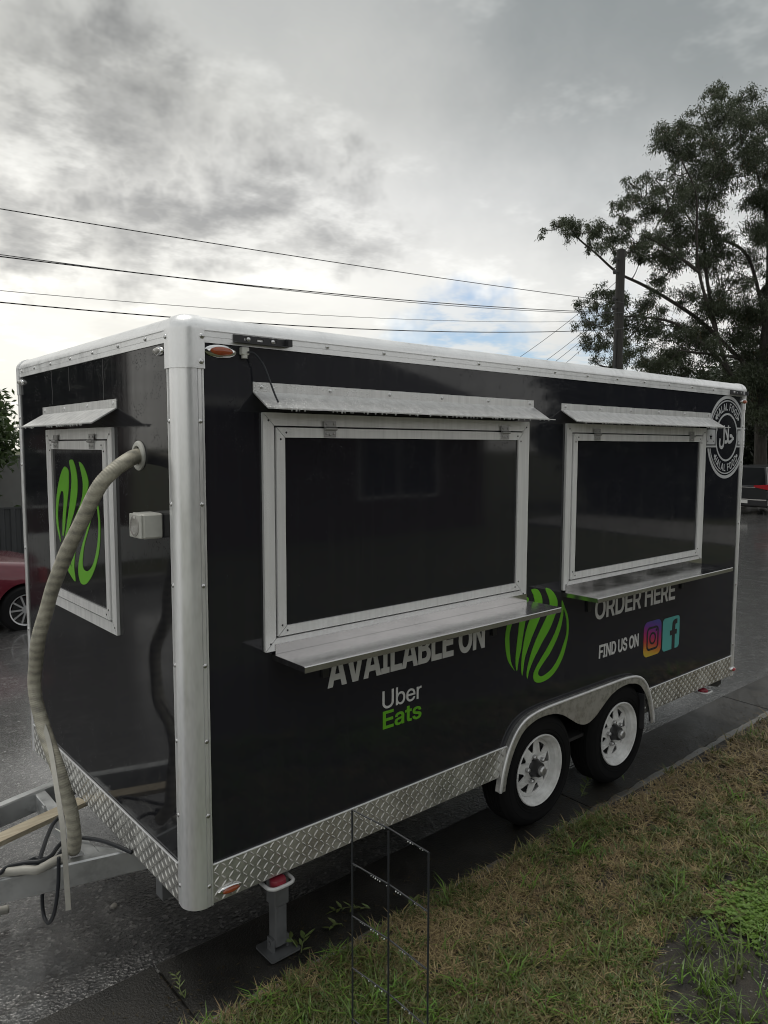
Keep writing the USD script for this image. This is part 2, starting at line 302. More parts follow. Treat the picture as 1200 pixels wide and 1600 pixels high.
M = dict(
    alu=mat('brushed_aluminium', (.80, .805, .81), .34, .8, var=.07, var_scale=9, rvar=.08, stretch=(1, 1, .25), bump=.03, bump_scale=300),
    alu_x=mat('anodised_trim', (.84, .845, .85), .36, .65, var=.06, var_scale=7, rvar=.08, bump=.03, bump_scale=250),
    frame=wet_metal('wet_window_frame', (.82, .82, .82), .34, .35, 210.0, .45),
    awning=wet_metal('wet_awning_sheet', (.68, .68, .675), .32, .9, 120.0, .65),
    guard=mat('mudguard_alloy', (.50, .495, .48), .34, .85, var=.12, rvar=.1, var_scale=20, bump=.12, bump_scale=160),
    steel=mat('stainless_shelf', (.60, .59, .59), .17, 1.0, var=.05, rvar=.06, var_scale=5, bump=.02, bump_scale=40),
    plate=mat('tread_plate', (.52, .515, .49), .28, .85, var=.26, rvar=.13, var_scale=5, detail=8),
    galv=mat('galvanised_steel', (.17, .175, .18), .45, .6, var=.18, rvar=.1, var_scale=14),
    beam=mat('drawbar_aluminium', (.52, .53, .53), .38, .8, var=.12, rvar=.12, var_scale=8, bump=.05, bump_scale=120),
    rivet=mat('rivet_steel', (.62, .62, .62), .25, 1.0),
    wrap=wrap_vinyl('black_wrap', drops=.25, dirt=.22), wrapf=wrap_vinyl('black_wrap_front', (.006, .006, .0072), dirt=.10, drops=.3, r1=.11, spec=.26),
    white=mat('white_print', (.66, .66, .66), .25, var=.04), seal=mat('grey_print', (.52, .53, .54), .3, var=.05), green=mat('green_print', (.13, .40, .025), .22, var=.04),
    teal=mat('teal_print', (.10, .40, .38), .25, var=.03), ink=mat('black_print', (.012, .012, .014), .2),
    seam=mat('wrap_seam', (.10, .10, .10), .3),
    rubber=mat('tyre_rubber', (.006, .006, .0064), .85, var=.2, bump=.2, bump_scale=90, spec=.18), rim=mat('white_wheel_paint', (.58, .575, .56), .38, var_scale=13, color2=(.82, .825, .82), rvar=.1, detail=8),
    hub=mat('black_hub', (.02, .02, .021), .4), grease=mat('steel_cap', (.45, .45, .45), .3, .9, var=.1),
    dark=mat('chassis_black', (.02, .02, .021), .55, var=.2), black=mat('black_plastic', (.018, .018, .02), .4, var=.1), cable=mat('black_cable', (.014, .016, .02), .45),
    hinge=mat('hinge_steel', (.42, .42, .42), .34, .9), chrome=mat('chrome', (.75, .75, .75), .12, 1.0), amber=mat('amber_lens', (.26, .055, .018), .15, var=.12, var_scale=90, coat=.6), clearlens=mat('clear_lens', (.34, .33, .31), .12, coat=.6, var=.1, var_scale=60),
    redlens=mat('red_lens', (.32, .012, .02), .15, coat=.6, var=.2, var_scale=25), redpaint=mat('red_cap', (.22, .02, .035), .4, var=.1),
    pvc=mat('white_plastic', (.52, .52, .48), .42, var=.08, var_scale=18), offwhite=mat('beige_pvc_strap', (.36, .35, .315), .45, var=.10, var_scale=20),
    handle=mat('handle_white', (.58, .58, .58), .35, .2, var=.08),
    timber=mat('weathered_timber', (.30, .25, .175), .7, var_scale=9, color2=(.46, .41, .31), stretch=(1.2, 9, 9), bump=.25, bump_scale=30, detail=6),
    asphalt=asphalt_mat(),
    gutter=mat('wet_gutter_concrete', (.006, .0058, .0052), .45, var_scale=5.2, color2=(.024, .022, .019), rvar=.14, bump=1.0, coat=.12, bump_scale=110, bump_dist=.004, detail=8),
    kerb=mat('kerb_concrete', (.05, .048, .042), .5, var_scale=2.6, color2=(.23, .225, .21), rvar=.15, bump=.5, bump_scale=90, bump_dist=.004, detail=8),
    soil=mat('dark_soil', (.016, .015, .015), .7, var_scale=9, color2=(.05, .043, .034), bump=1.0, bump_scale=85, bump_dist=.02, detail=6),
    verge=mat('far_lawn', (.035, .05, .018), .9, var_scale=2.0, color2=(.085, .08, .04), bump=.8, bump_scale=60, bump_dist=.02, detail=6),
    concrete=mat('driveway_concrete', (.20, .195, .185), .6, var_scale=2.0, color2=(.30, .295, .28), bump=.2, bump_scale=60),
    bark=mat('gum_bark', (.022, .019, .016), .85, var_scale=5, color2=(.055, .048, .042), stretch=(3, 3, .6), bump=.4, bump_scale=20, bump_dist=.02),
    gum=leaf_mat('gum_leaf', (.040, .050, .026), .28, .4), gumtip=leaf_mat('gum_young_leaf', (.075, .052, .03), .3, .3), bush=leaf_mat('bush_leaf', (.045, .07, .024), .3, .4), hedge=leaf_mat('dark_leaf', (.022, .034, .016), .25, .4),
    pole=mat('weathered_pole', (.020, .019, .018), .85, var_scale=8, color2=(.045, .042, .038), stretch=(6, 6, .4), bump=.3, bump_scale=30), wire=mat('power_cable', (.03, .03, .032), .6),
    ga=leaf_mat('grass_green', (.080, .118, .026), .3, .35, .03), gb=leaf_mat('grass_straw', (.275, .21, .11), .25, .45, .015), gc=leaf_mat('grass_olive', (.14, .135, .047), .3, .35, .03), gd=leaf_mat('grass_bright', (.125, .21, .035), .35, .3, .02),
    weed=leaf_mat('fallen_leaf', (.13, .17, .055), .3, .25), litter=leaf_mat('wet_litter', (.06, .05, .026), .15, .5, .05),
    carred=mat('maroon_paint', (.085, .008, .016), .22, .25, coat=1.0, var=.04), cargrey=mat('charcoal_paint', (.014, .015, .017), .32, .2, coat=.3, var=.04), alloy=mat('alloy_wheel', (.52, .52, .53), .3, .8),
    fence=mat('charcoal_fence', (.030, .032, .036), .5, var=.08), fence2=mat('timber_fence', (.10, .085, .07), .8, var=.25, stretch=(3, 3, .4)),
    render=mat('grey_render', (.17, .17, .165), .8, var=.06, bump=.15, bump_scale=80), roof=mat('grey_roof_tiles', (.085, .083, .085), .6, var=.2, var_scale=5), brick=mat('dark_brick', (.085, .05, .042), .8, var=.25, var_scale=12), trimw=mat('white_trim', (.62, .62, .60), .5, var=.04),
    pebble=mat('grey_stone', (.20, .19, .17), .7, var=.2, var_scale=40), drop=mat('water_bead', (.55, .56, .57), .05, .6))
def glass_mat(name, tint):
    return usdkit.material(stage, LK+name, dict(t=('transparent_bsdf', dict(color=tint)), g=('glossy_bsdf', dict(color=(1, 1, 1), roughness=.03)), f=('fresnel', dict(IOR=1.5)), m=('mix_closure', {})),
                           [('f.fac', 'm.fac'), ('t.BSDF', 'm.closure1'), ('g.BSDF', 'm.closure2')], surface='m.closure')
M['glass'] = glass_mat('tinted_glass', (.10, .11, .11)); M['pane'] = glass_mat('window_glass', (.35, .37, .37))
# the photo-app badge runs from violet at its top through pink to yellow at its foot
M['badge'] = usdkit.material(stage, LK+'gradient_print', dict(g=('geometry', {}), s=('separate_xyz', {}), z=('map_range', dict(from_min=.73, from_max=.955)), x=('map_range', dict(from_min=3.07, from_max=3.286, to_min=-.12, to_max=.12)), a=('math', dict(math_type='add')),
        r=('rgb_ramp', dict(ramp=[(0, (.58, .42, .05)), (.16, (.55, .22, .03)), (.36, (.50, .05, .06)), (.6, (.33, .022, .16)), (.82, (.13, .035, .25)), (1, (.07, .06, .28))])), p=('principled_bsdf', dict(roughness=.25))),
        [('g.position', 's.vector'), ('s.z', 'z.value'), ('s.x', 'x.value'), ('z.result', 'a.value1'), ('x.result', 'a.value2'), ('a.value', 'r.fac'), ('r.color', 'p.base_color')], surface='p.BSDF')
# ribbed conduit with bands of greyer wrapping tape along its length
M['hose'] = usdkit.material(stage, LK+'hose_wrap', dict(g=('geometry', {}), mp=('mapping', dict(scale=(1, 1, 1))), w=('wave_texture', dict(wave_type='bands', bands_direction='z', scale=8.5, distortion=2.5, detail=2.0, detail_scale=1.5)),
        n=('noise_texture', dict(scale=13.0, detail=7.0, roughness=.72)), r=('rgb_ramp', dict(ramp=[(.30, (.20, .195, .165)), (.50, (.36, .34, .275)), (.72, (.48, .46, .38))])), a=('mix_float', dict(fac=.82)), b=('bump', dict(strength=.15, distance=.002)), p=('principled_bsdf', dict(roughness=.5))),
        [('g.position', 'mp.vector'), ('mp.vector', 'w.vector'), ('g.position', 'n.vector'), ('w.fac', 'a.a'), ('n.fac', 'a.b'), ('a.result', 'r.fac'), ('r.color', 'p.base_color'), ('w.fac', 'b.height'), ('b.normal', 'p.normal')], surface='p.BSDF')

# ---------------------------------------------------------------- ground: the street falls gently away from the trailer's kerb
def struct(name, mesh, m, smooth=False): return obj(name, mesh, M[m], None, smooth, kind='structure')
def road_z(y): return -.04*max(0.0, min(y, 10.2)-.30)
def strip(profile, x0, x1, nx=2):
    """a ribbon along x with the (y, z) profile, facing up"""
    xs = np.linspace(x0, x1, nx); p = np.array(profile, float); m = len(p)
    v = np.array([(x, y, z) for x in xs for y, z in p]); f = []
    for i in range(nx-1):
        for j in range(m-1):
            a = i*m+j; f += [(a, a+m, a+m+1), (a, a+m+1, a+1)]
    f = np.array(f); n = np.cross(v[f[0, 1]]-v[f[0, 0]], v[f[0, 2]]-v[f[0, 0]])
    return v, (f if n[2] > 0 else f[:, ::-1])
struct('road', strip([(.270, .0), (.298, .0045), (.40, .003), (5.0, road_z(5)), (10.2, road_z(10.2))], -220, 260, 3), 'asphalt')
# gutter slabs, each with its own open joint
gx = [-30, -20, -14, -9.6, -7.2, -4.8, -2.4, -.02, 2.42, 4.86, 7.3, 9.7, 12.1, 14.5, 17, 22, 30, 60, 120, 220]
gut = thing('gutter', None, None); gut.SetCustomDataByKey('kind', 'structure')
for a, b in zip(gx[:-1], gx[1:]):
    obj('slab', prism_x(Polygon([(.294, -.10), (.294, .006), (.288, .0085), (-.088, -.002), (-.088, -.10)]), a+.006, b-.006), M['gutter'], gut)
obj('bedding', bx(-220, 260, -.30, .268, -.3, -.012), M['soil'], gut)
kb = thing('kerb', None, None); kb.SetCustomDataByKey('kind', 'structure')
KP = np.array([(-.090, -.10), (-.090, .0), (-.100, .006), (-.120, .018), (-.145, .034), (-.170, .053), (-.20, .075), (-.23, .091), (-.26, .10), (-.30, .105), (-.34, .106), (-.40, .10), (-.40, -.10)])
for a, b in zip(gx[:-1], gx[1:]):
    """worn concrete: the upper edges chipped and uneven where one stands close"""
    n = 64 if -3 < a < 9 else 2; xs_ = np.linspace(a+.004, b-.004, n); m = len(KP)
    v = np.array([(x, y, z) for x in xs_ for y, z in KP])
    if n > 2:
        q = meshkit.fbm(v*[9, 9, 9], 3, 17)-.5; c = meshkit.noise(v*[31, 31, 31], 23)-.5; w = (np.tile(KP[:, 1], n) > -.05)
        v[:, 2] += w*(q*.016+c*.007); v[:, 1] += w*q*.018
    f = [(i*m+j, i*m+(j+1) % m, (i+1)*m+(j+1) % m) for i in range(n-1) for j in range(m)]+[(i*m+j, (i+1)*m+(j+1) % m, (i+1)*m+j) for i in range(n-1) for j in range(m)]
    f += [(0, j+1, j) for j in range(1, m-1)]+[((n-1)*m, (n-1)*m+j, (n-1)*m+j+1) for j in range(1, m-1)]
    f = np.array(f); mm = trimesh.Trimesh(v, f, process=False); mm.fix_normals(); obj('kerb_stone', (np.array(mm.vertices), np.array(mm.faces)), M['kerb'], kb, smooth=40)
def lawn_z(x, y):
    p = np.stack([np.asarray(x, float)*1.7, np.asarray(y, float)*1.7, np.zeros_like(np.asarray(x, float))], -1)
    q = p*4.3
    edge = np.clip((-.25-np.asarray(y))/.35, 0, 1)
    return .1045+edge*(.022+.05*(meshkit.noise(p, 3)-.5)+.018*(meshkit.noise(q, 5)-.5))+.02*np.clip(-np.asarray(y)-1, 0, 3)/3
xs = np.concatenate([np.linspace(-220, -3, 12), np.linspace(-2.6, 12, 210), np.linspace(13, 40, 30), np.linspace(50, 260, 10)])
ys = np.concatenate([np.linspace(-.245, -3.2, 60), np.linspace(-3.6, -9, 12), np.linspace(-12, -220, 12)])
X, Y = np.meshgrid(xs, ys, indexing='ij'); Z = lawn_z(X, Y); m_ = len(ys)
v_ = np.stack([X, Y, Z], -1).reshape(-1, 3); i_, j_ = np.meshgrid(np.arange(len(xs)-1), np.arange(m_-1), indexing='ij')
a_ = (i_*m_+j_).ravel(); f_ = np.concatenate([np.stack([a_, a_+1, a_+m_+1], 1), np.stack([a_, a_+m_+1, a_+m_], 1)])
if np.cross(v_[f_[0, 1]]-v_[f_[0, 0]], v_[f_[0, 2]]-v_[f_[0, 0]])[2] < 0: f_ = f_[:, ::-1]
ce_ = v_[f_].mean(1); in_ = (ce_[:, 0] > -2.7) & (ce_[:, 0] < 12.1) & (ce_[:, 1] > -3.3)
compact = lambda f: (lambda u: (v_[u[0]], u[1].reshape(-1, 3)))(np.unique(f, return_inverse=True))
struct('lawn', compact(f_[in_]), 'soil', smooth=True); struct('outer_lawn', compact(f_[~in_]), 'verge', smooth=True)
ZF = road_z(10.2)
struct('far_kerb', strip([(10.19, ZF-.05), (10.2, ZF+.13), (10.42, ZF+.14)], -220, 260), 'kerb')
struct('far_verge', strip([(10.41, ZF+.142), (13, ZF+.16), (40, ZF+.3), (320, ZF+.5)], -220, 260, 3), 'verge')
struct('driveway', strip([(-.30, .122), (-1.5, .16), (-9.4, .20)], 13.2, 16.4), 'concrete')

# ---------------------------------------------------------------- the food trailer
L, W, Z0, Z1, ZT = 4.396, 1.979, .367, 2.417, 2.507          # length, width, underside, foot of the roof trim, top of the roof
WX, WZ, WR = (2.03, 2.81), .312, .308                        # axles and tyre radius
T = thing('food_trailer', 'long black food trailer with two shuttered serving windows and aluminium trim, parked at the kerb', 'food trailer')
def rivets(parent, pts, axis, r=.0085):
    """domed rivet heads; axis 'y': heads face the lawn, 'x': heads face the drawbar"""
    prof = [(r, 0), (r*.92, .0022), (r*.6, .0042), (0, .005)]
    for p in pts:
        v, f = lathe(prof, 12, 'z')
        if axis == 'y': v = np.stack([v[:, 0], -v[:, 2], v[:, 1]], 1)
        else: v = np.stack([-v[:, 2], -v[:, 0], v[:, 1]], 1)
        obj('rivet', (v+np.array(p), f), M['rivet'], parent, smooth=50)
body = sbox(.045, Z0+.02, L-.045, Z1+.02)
for wx in WX: body = body.difference(Point(wx, WZ).buffer(.332, 24))
body = body.difference(sbox(WX[0], Z0-.1, WX[1], .60))
obj('side_wall', ext(body, .035, 'xz', .035), M['wrap'], T)
obj('side_wall', ext(body, .035, 'xz', W), M['wrap'], T)
hole = Point(.352, 2.017).buffer(.036, 16)
fw = obj('front_wall', ext(sbox(.045, Z0+.02, W-.045, Z1+.02).difference(hole), .035, 'yz', .035), M['wrapf'], T)
for yy, zb in ((1.365, 2.25), (1.12, 2.30), (.70, 2.24)):
    obj('seam', bx(-.0011, .004, yy-.0012, yy+.0012, zb, Z1-.01), M['seam'], fw)
obj('rear_wall', bx(L-.035, L, .045, W-.045, Z0+.02, Z1+.02), M['wrap'], T)
obj('floor', bx(.04, L-.04, .04, W-.04, Z0-.005, Z0+.015), M['dark'], T)
obj('roof', bx(.06, L-.06, .06, W-.06, Z1+.03, ZT-.004), M['alu_x'], T)
for yy in (.32, 1.62): obj('chassis_rail', bx(.02, L-.05, yy-.03, yy+.03, Z0-.105, Z0-.006), M['galv'], T)
for wx in WX: obj('axle', cat(bar((wx, .12, WZ), (wx, W-.12, WZ), .03, 10), bx(wx-.03, wx+.03, .29, .35, WZ, Z0-.1), bx(wx-.03, wx+.03, 1.59, 1.65, WZ, Z0-.1)), M['dark'], T)
# inner wheel housings keep daylight out of the arches
for s in (0, 1):
    y0, y1 = ((.036, .30) if s == 0 else (W-.30, W-.036))
    arch = unary_union([Point(wx, WZ).buffer(.334, 24) for wx in WX]+[sbox(WX[0], WZ-.3, WX[1], .603)])
    shell = arch.buffer(.006).difference(arch).intersection(sbox(0, Z0+.016, L, 2))
    obj('wheel_housing', cat(ext(shell, y1-y0, 'xz', y1), ext(arch.buffer(.006).intersection(sbox(0, Z0-.004, L, 2)), .006, 'xz', (y1+.006 if s == 0 else y0))), M['dark'], T)
# corner posts: a quarter-round extrusion between two grooved flanges
def post_profile():
    p = [(.089, .003), (.089, -.0045), (.0830, -.0045), (.0825, -.0008), (.0800, -.0008), (.0795, -.005), (.0665, -.0062), (.066, -.0030), (.064, -.0030), (.0635, -.0069), (.062, -.007)]
    for a in np.linspace(-90, -180, 15)[1:-1]: p.append((.06+.067*math.cos(math.radians(a)), .06+.067*math.sin(math.radians(a))))
    p += [(b, a) for a, b in [(.089, .003), (.089, -.0045), (.0830, -.0045), (.0825, -.0008), (.0800, -.0008), (.0795, -.005), (.0665, -.0062), (.066, -.0030), (.064, -.0030), (.0635, -.0069), (.062, -.007)][::-1]]
    return Polygon(p)
def cap_mesh():
    pts = []
    for z, o in [(2.322, 0), (2.455, 0)]+[(2.455+.055*math.sin(a), .058*(1-math.cos(a))) for a in np.linspace(.25, PI/2, 6)]:
        r = .0705-o
        for a in np.linspace(-90, -180, 13): pts.append((.06+r*math.cos(math.radians(a)), .06+r*math.sin(math.radians(a)), z))
        pts += [(.0915, .06-r, z), (.06-r, .0915, z), (.0915, .0915, z)]
    return hull(pts)
pp = post_profile(); cap = cap_mesh()
for sx, sy in ((1, 1), (1, -1), (-1, 1), (-1, -1)):
    poly = affinity.translate(affinity.scale(pp, sx, sy, origin=(0, 0)), 0 if sx > 0 else L, 0 if sy > 0 else W)
    po = obj('corner_post', ext(poly, 2.322-(Z0-.006), 'xy', Z0-.006), M['alu'], T, smooth=25)
    cv, cf = xform(cap, np.diag([sx, sy, 1.0]), (0 if sx > 0 else L, 0 if sy > 0 else W, 0))
    cp = obj('corner_cap', (cv, cf), M['alu_x'], T, smooth=40)
    if sx > 0 and sy > 0:
        zs = [.44, .71, .99, 1.27, 1.56, 1.85, 2.14]
        rivets(po, [(.073, -.0052, z) for z in zs], 'y'); rivets(po, [(-.0052, .073, z) for z in zs], 'x')
        rivets(cp, [(.078, -.0105, 2.345), (.082, -.0105, 2.432)], 'y', .010); rivets(cp, [(-.0105, .080, 2.43)], 'x')
    elif sx < 0 and sy > 0:
        rivets(po, [(L-.071, -.0058, z) for z in (.6, 1.05, 1.5, 1.95, 2.2)], 'y')
    elif sx > 0: rivets(po, [(-.0058, W-.071, z) for z in (.6, 1.05, 1.5, 1.95, 2.2)], 'x')
# roof trim: a flat riveted flange, a groove, then a rounded shoulder
def trim_poly():
    p = [(.004, 2.412), (-.005, 2.412), (-.005, 2.4305), (-.003, 2.431), (-.003, 2.4325), (-.005, 2.433), (-.005, 2.449), (-.002, 2.450), (-.002, 2.453), (-.0065, 2.454)]
    p += [(.052-.0585*math.cos(a), 2.454+.053*math.sin(a)) for a in np.linspace(.08, PI/2, 10)]
    p += [(.088, 2.507), (.088, 2.47), (.03, 2.44)]
    return Polygon(p)
tp = trim_poly()
st = obj('roof_trim', prism_x(tp, .0925, L-.0925), M['alu_x'], T, smooth=25)
rivets(st, [(x, -.0055, 2.441) for x in np.linspace(.62, L-.25, 13)], 'y')
obj('roof_trim', prism_x(affinity.scale(affinity.translate(tp, W-.0, 0), 1, 1) if False else Polygon([(W-y, z) for y, z in tp.exterior.coords]), .0925, L-.0925), M['alu_x'], T, smooth=25)
ft = obj('roof_trim', prism_y(tp, .0925, W-.0925), M['alu_x'], T, smooth=25)
rivets(ft, [(-.0055, y, 2.441) for y in (.26, .52, .80, 1.08, 1.36, 1.62, 1.84)], 'x')
obj('roof_trim', prism_y(Polygon([(L-x, z) for x, z in tp.exterior.coords]), .0925, W-.0925), M['alu_x'], T, smooth=25)
# tread-plate skirt: raised lugs on a sheet, a bright folded edge above
def lugs(x0, x1, z0, z1, flip=False):
    vs, fs, n = [], [], 0
    px, pz = .030, .0245
    for r, z in enumerate(np.arange(z0+.012, z1-.008, pz)):
        for c, x in enumerate(np.arange(x0+.014+(r % 2)*0, x1-.010, px)):
            a = math.radians(45 if (r+c) % 2 else -45); u = np.array([math.cos(a), math.sin(a)]); w = np.array([-u[1], u[0]])
            q = []
            for s, k, h in ((-.0155, 0, 0), (-.006, -.0036, 0), (.006, -.0036, 0), (.0155, 0, 0), (.006, .0036, 0), (-.006, .0036, 0), (-.007, 0, .0024), (.007, 0, .0024)):
                d = u*s+w*k; q.append((x+d[0], -.0042-h*1.25, z+d[1]))
            vs += q; fs += [(n, n+1, n+6), (n+1, n+2, n+7), (n+1, n+7, n+6), (n+2, n+3, n+7), (n+3, n+4, n+7), (n+4, n+5, n+6), (n+4, n+6, n+7), (n+5, n, n+6)]; n += 8
    v, f = np.array(vs), np.array(fs)
    return v, f
ZS = .513
for x0, x1 in ((.0895, 1.79), (3.10, L-.0895)):
    sk = obj('skirt', bx(x0, x1, -.004, .0005, Z0, ZS), M['plate'], T)
    obj('tread_pattern', lugs(x0, x1, Z0, ZS), M['plate'], sk, smooth=False, kind='stuff')
    obj('edge_strip', bx(x0, x1, -.009, -.0002, ZS+.0005, ZS+.008, .002), M['alu_x'], sk)
skf = obj('skirt', bx(-.004, .0005, .0895, W-.0895, Z0, ZS), M['plate'], T)
lv, lf = lugs(.0895, W-.0895, Z0, ZS); obj('tread_pattern', (lv[:, [1, 0, 2]], lf[:, ::-1]), M['plate'], skf, kind='stuff')
obj('edge_strip', bx(-.009, -.0002, .0895, W-.0895, ZS+.0005, ZS+.008, .002), M['alu_x'], skf)

# shuttered windows: mitred outer frame, hinged sash with its own mitred rails, black panel
def rails(u0, u1, w0, w1, b):
    """four mitred rails round a rectangle: (name, polygon)"""
    g = .0012
    o = [(u0, w0), (u1, w0), (u1, w1), (u0, w1)]; i = [(u0+b, w0+b), (u1-b, w0+b), (u1-b, w1-b), (u0+b, w1-b)]
    return [Polygon([o[k], o[(k+1) % 4], i[(k+1) % 4], i[k]]).buffer(-g, join_style=2) for k in range(4)]
def hinge(plane, u, w):
    leafs, scr = [], []
    for z0, z1 in ((w-.034, w-.004), (w+.004, w+.030)):
        leafs.append((sbox(u-.029, z0, u+.029, z1), .0225))
    knuckle = np.array([(u-.029, -.0265, w), (u+.029, -.0265, w)])
    m = [ext(p, .003, 'xz', -.020) for p, _ in leafs]+[tube(knuckle, .0075, 10)]
    for du, dw in ((-.018, -.02), (.0, -.024), (.018, -.02), (-.018, .018), (.018, .018)):
        v, f = lathe([(.0055, 0), (.004, .003), (0, .0035)], 8, 'z'); m.append((np.stack([v[:, 0]+u+du, -.0228-v[:, 2], v[:, 1]+w+dw], 1), f))
    return cat(*m)
def to_front(m):
    """from the side wall's layout (x, -out, z) to the front wall's (-out, y, z)"""
    v, f = cat(m); return v[:, [1, 0, 2]], f[:, ::-1]
def hatch(u0, u1, w0, w1, hs, side, label):
    ident = (lambda m: m) if side else to_front
    h = tag(part('service_hatch', T), label)
    for p in rails(u0, u1, w0, w1, .050): obj('frame_rail', ident(ext(p, .014, 'xz', .001)), M['frame'], h)
    a, b, c, d = u0+.0545, u1-.0545, w0+.0545, w1-.0545
    for p in rails(a, b, c, d, .040): obj('sash_rail', ident(ext(p, .018, 'xz', -.001)), M['frame'], h)
    obj('hatch_panel', ident(bx(a+.038, b-.038, -.0105, -.002, c+.038, d-.038)), M['wrap' if side else 'wrapf'], h)
    obj('seal_strip', ident(bx(u0+.0502, u1-.0502, -.004, .001, w0+.0502, w1-.0502)), M['black'], h)
    for u in hs: obj('hinge', ident(hinge(side, u, d-.002)), M['hinge'], h)
    s = []
    for (x, z) in [(u0+.025, w0+.03), (u0+.025, w1-.03), (u1-.025, w0+.03), (u1-.025, w1-.03), (a+.02, c+.043), (a+.043, c+.02), (b-.02, c+.045), (b-.045, c+.02), (a+.02, d-.045), (a+.045, d-.02), (b-.02, d-.045), (b-.045, d-.02)]:
        v, f = lathe([(.0045, 0), (.003, .002), (0, .0022)], 8, 'z'); out = .0129 if x in (u0+.025, u1-.025) else .0189
        s.append((np.stack([v[:, 0]+x, -out-v[:, 2], v[:, 1]+z], 1), f))
    obj('screws', ident(cat(*s)), M['hub'], h, kind='stuff')
    return h
def canopy(u0, u1, zt, side, nriv, label=None, lip=(0.0, .0), prof=None):
    """folded rain hood: riveted flange, sloping sheet, small outward lip"""
    ident = (lambda m: m) if side else to_front
    t = .0025; p = prof or [(-.001, zt), (-.001, zt-.036), (-.103, zt-.098), (-.140, zt-.100)]
    a = np.array(p); n = []
    poly = LineString([(y, z) for y, z in p]).buffer(t, cap_style=2, join_style=2)
    body = prism_x(poly, u0, u1)
    o = obj('rain_hood', ident(body), M['awning'], T, label=label)
    for x in np.linspace(u0+.035, u1-.035, nriv):
        v, f = lathe([(.0085, 0), (.0075, .0025), (0, .005)], 12, 'z'); obj('rivet', ident((np.stack([v[:, 0]+x, -.0035-v[:, 2], v[:, 1]+zt-.017], 1), f)), M['rivet'], o, smooth=50)
    # beads of rain hanging along the lip
    dr = []
    for x in np.arange(u0+.01, u1-.01, .021):
        if rng.random() < .55:
            s = rng.uniform(.0022, .0042); m = trimesh.creation.icosphere(1, s); m.apply_scale((1, 1, 1.5)); m.apply_translation((x+rng.uniform(-.008, .008), p[-1][0]+.004, p[-1][1]-.0045)); dr.append((np.array(m.vertices), np.array(m.faces)))
    obj('rain_beads', ident(cat(*dr)), M['drop'], o, smooth=True, kind='stuff')
    return o
def shelf(u0, u1, label):
    p = Polygon([(-.0005, 1.262), (-.222, 1.262), (-.225, 1.259), (-.225, 1.238), (-.2225, 1.238), (-.2225, 1.2585), (-.0005, 1.2585)])
    o = obj('serving_shelf', cat(prism_x(p, u0, u1), bx(u0, u0+.002, -.2222, -.002, 1.240, 1.2583), bx(u1-.002, u1, -.2222, -.002, 1.240, 1.2583), bx(u0+.01, u1-.01, -.0165, -.0135, 1.2625, 1.30)), M['steel'], T, label=label)
    for x in (u0+.25, u1-.25): obj('bracket', cat(bx(x-.015, x+.015, -.2, -.0005, 1.246, 1.258), bx(x-.015, x+.015, -.012, -.0005, 1.12, 1.246)), M['dark'], o)
hatch(.318, 1.880, 1.273, 2.180, (.62, 1.68), True, 'left shuttered serving window in wet aluminium frame')
hatch(2.197, 3.768, 1.273, 2.180, (2.47, 3.55), True, 'right shuttered serving window in wet aluminium frame')
hatch(.595, 1.452, 1.273, 2.130, (.80, 1.275), False, 'narrow shuttered window with green emblem on the front wall')
canopy(.286, 1.922, 2.288, True, 6, 'rain hood over the left serving window'); canopy(2.157, 3.835, 2.283, True, 6, 'rain hood over the right serving window'); canopy(.560, 1.515, 2.240, False, 4, 'short rain hood over the front window')
shelf(.352, 1.890, 'stainless shelf under the left serving window'); shelf(2.205, 3.775, 'stainless shelf under the right serving window')

# printed emblem, lettering and badges on the wrap
EMB_FRONT = {'a':[(1.201,1.953),(1.259,1.908),(1.314,1.825),(1.34,1.738),(1.332,1.666),(1.289,1.597),(1.284,1.612),(1.305,1.669),(1.31,1.734),(1.282,1.804),(1.247,1.84),(1.22,1.833),(1.219,1.792),(1.238,1.726),(1.251,1.66),(1.25,1.628),(1.234,1.636),(1.214,1.676),(1.186,1.755),(1.146,1.846),(1.134,1.91),(1.136,1.938),(1.163,1.953)],'b':[(1.123,1.981),(1.098,1.99),(1.067,1.986),(1.035,1.95),(1.02,1.901),(1.03,1.833),(1.071,1.763),(1.124,1.703),(1.176,1.648),(1.222,1.585),(1.225,1.611),(1.193,1.672),(1.138,1.784),(1.112,1.848),(1.099,1.904),(1.108,1.948)],'c':[(0.991,1.981),(0.945,1.97),(0.903,1.935),(0.88,1.889),(0.915,1.839),(0.99,1.769),(1.078,1.7),(1.15,1.631),(1.198,1.568),(1.202,1.587),(1.157,1.656),(1.065,1.732),(0.988,1.799),(0.957,1.849),(0.952,1.898),(0.973,1.945)],'d':[(0.936,1.754),(1.005,1.706),(1.075,1.638),(1.125,1.583),(1.145,1.529),(1.142,1.491),(1.179,1.532),(1.21,1.515),(1.218,1.488),(1.146,1.445),(1.092,1.433),(1.104,1.496),(1.082,1.562),(1.043,1.629),(0.99,1.686),(0.951,1.726)],'e':[(0.8,1.836),(0.778,1.815),(0.759,1.761),(0.756,1.698),(0.774,1.614),(0.817,1.544),(0.871,1.489),(0.934,1.447),(0.984,1.432),(1.026,1.437),(1.049,1.478),(1.034,1.536),(0.988,1.609),(0.921,1.683),(0.859,1.76),(0.826,1.815)],'eh':[(0.801,1.819),(0.78,1.765),(0.778,1.696),(0.803,1.617),(0.85,1.546),(0.903,1.509),(0.947,1.498),(0.981,1.506),(0.986,1.542),(0.957,1.613),(0.895,1.691),(0.842,1.761),(0.815,1.81)]}
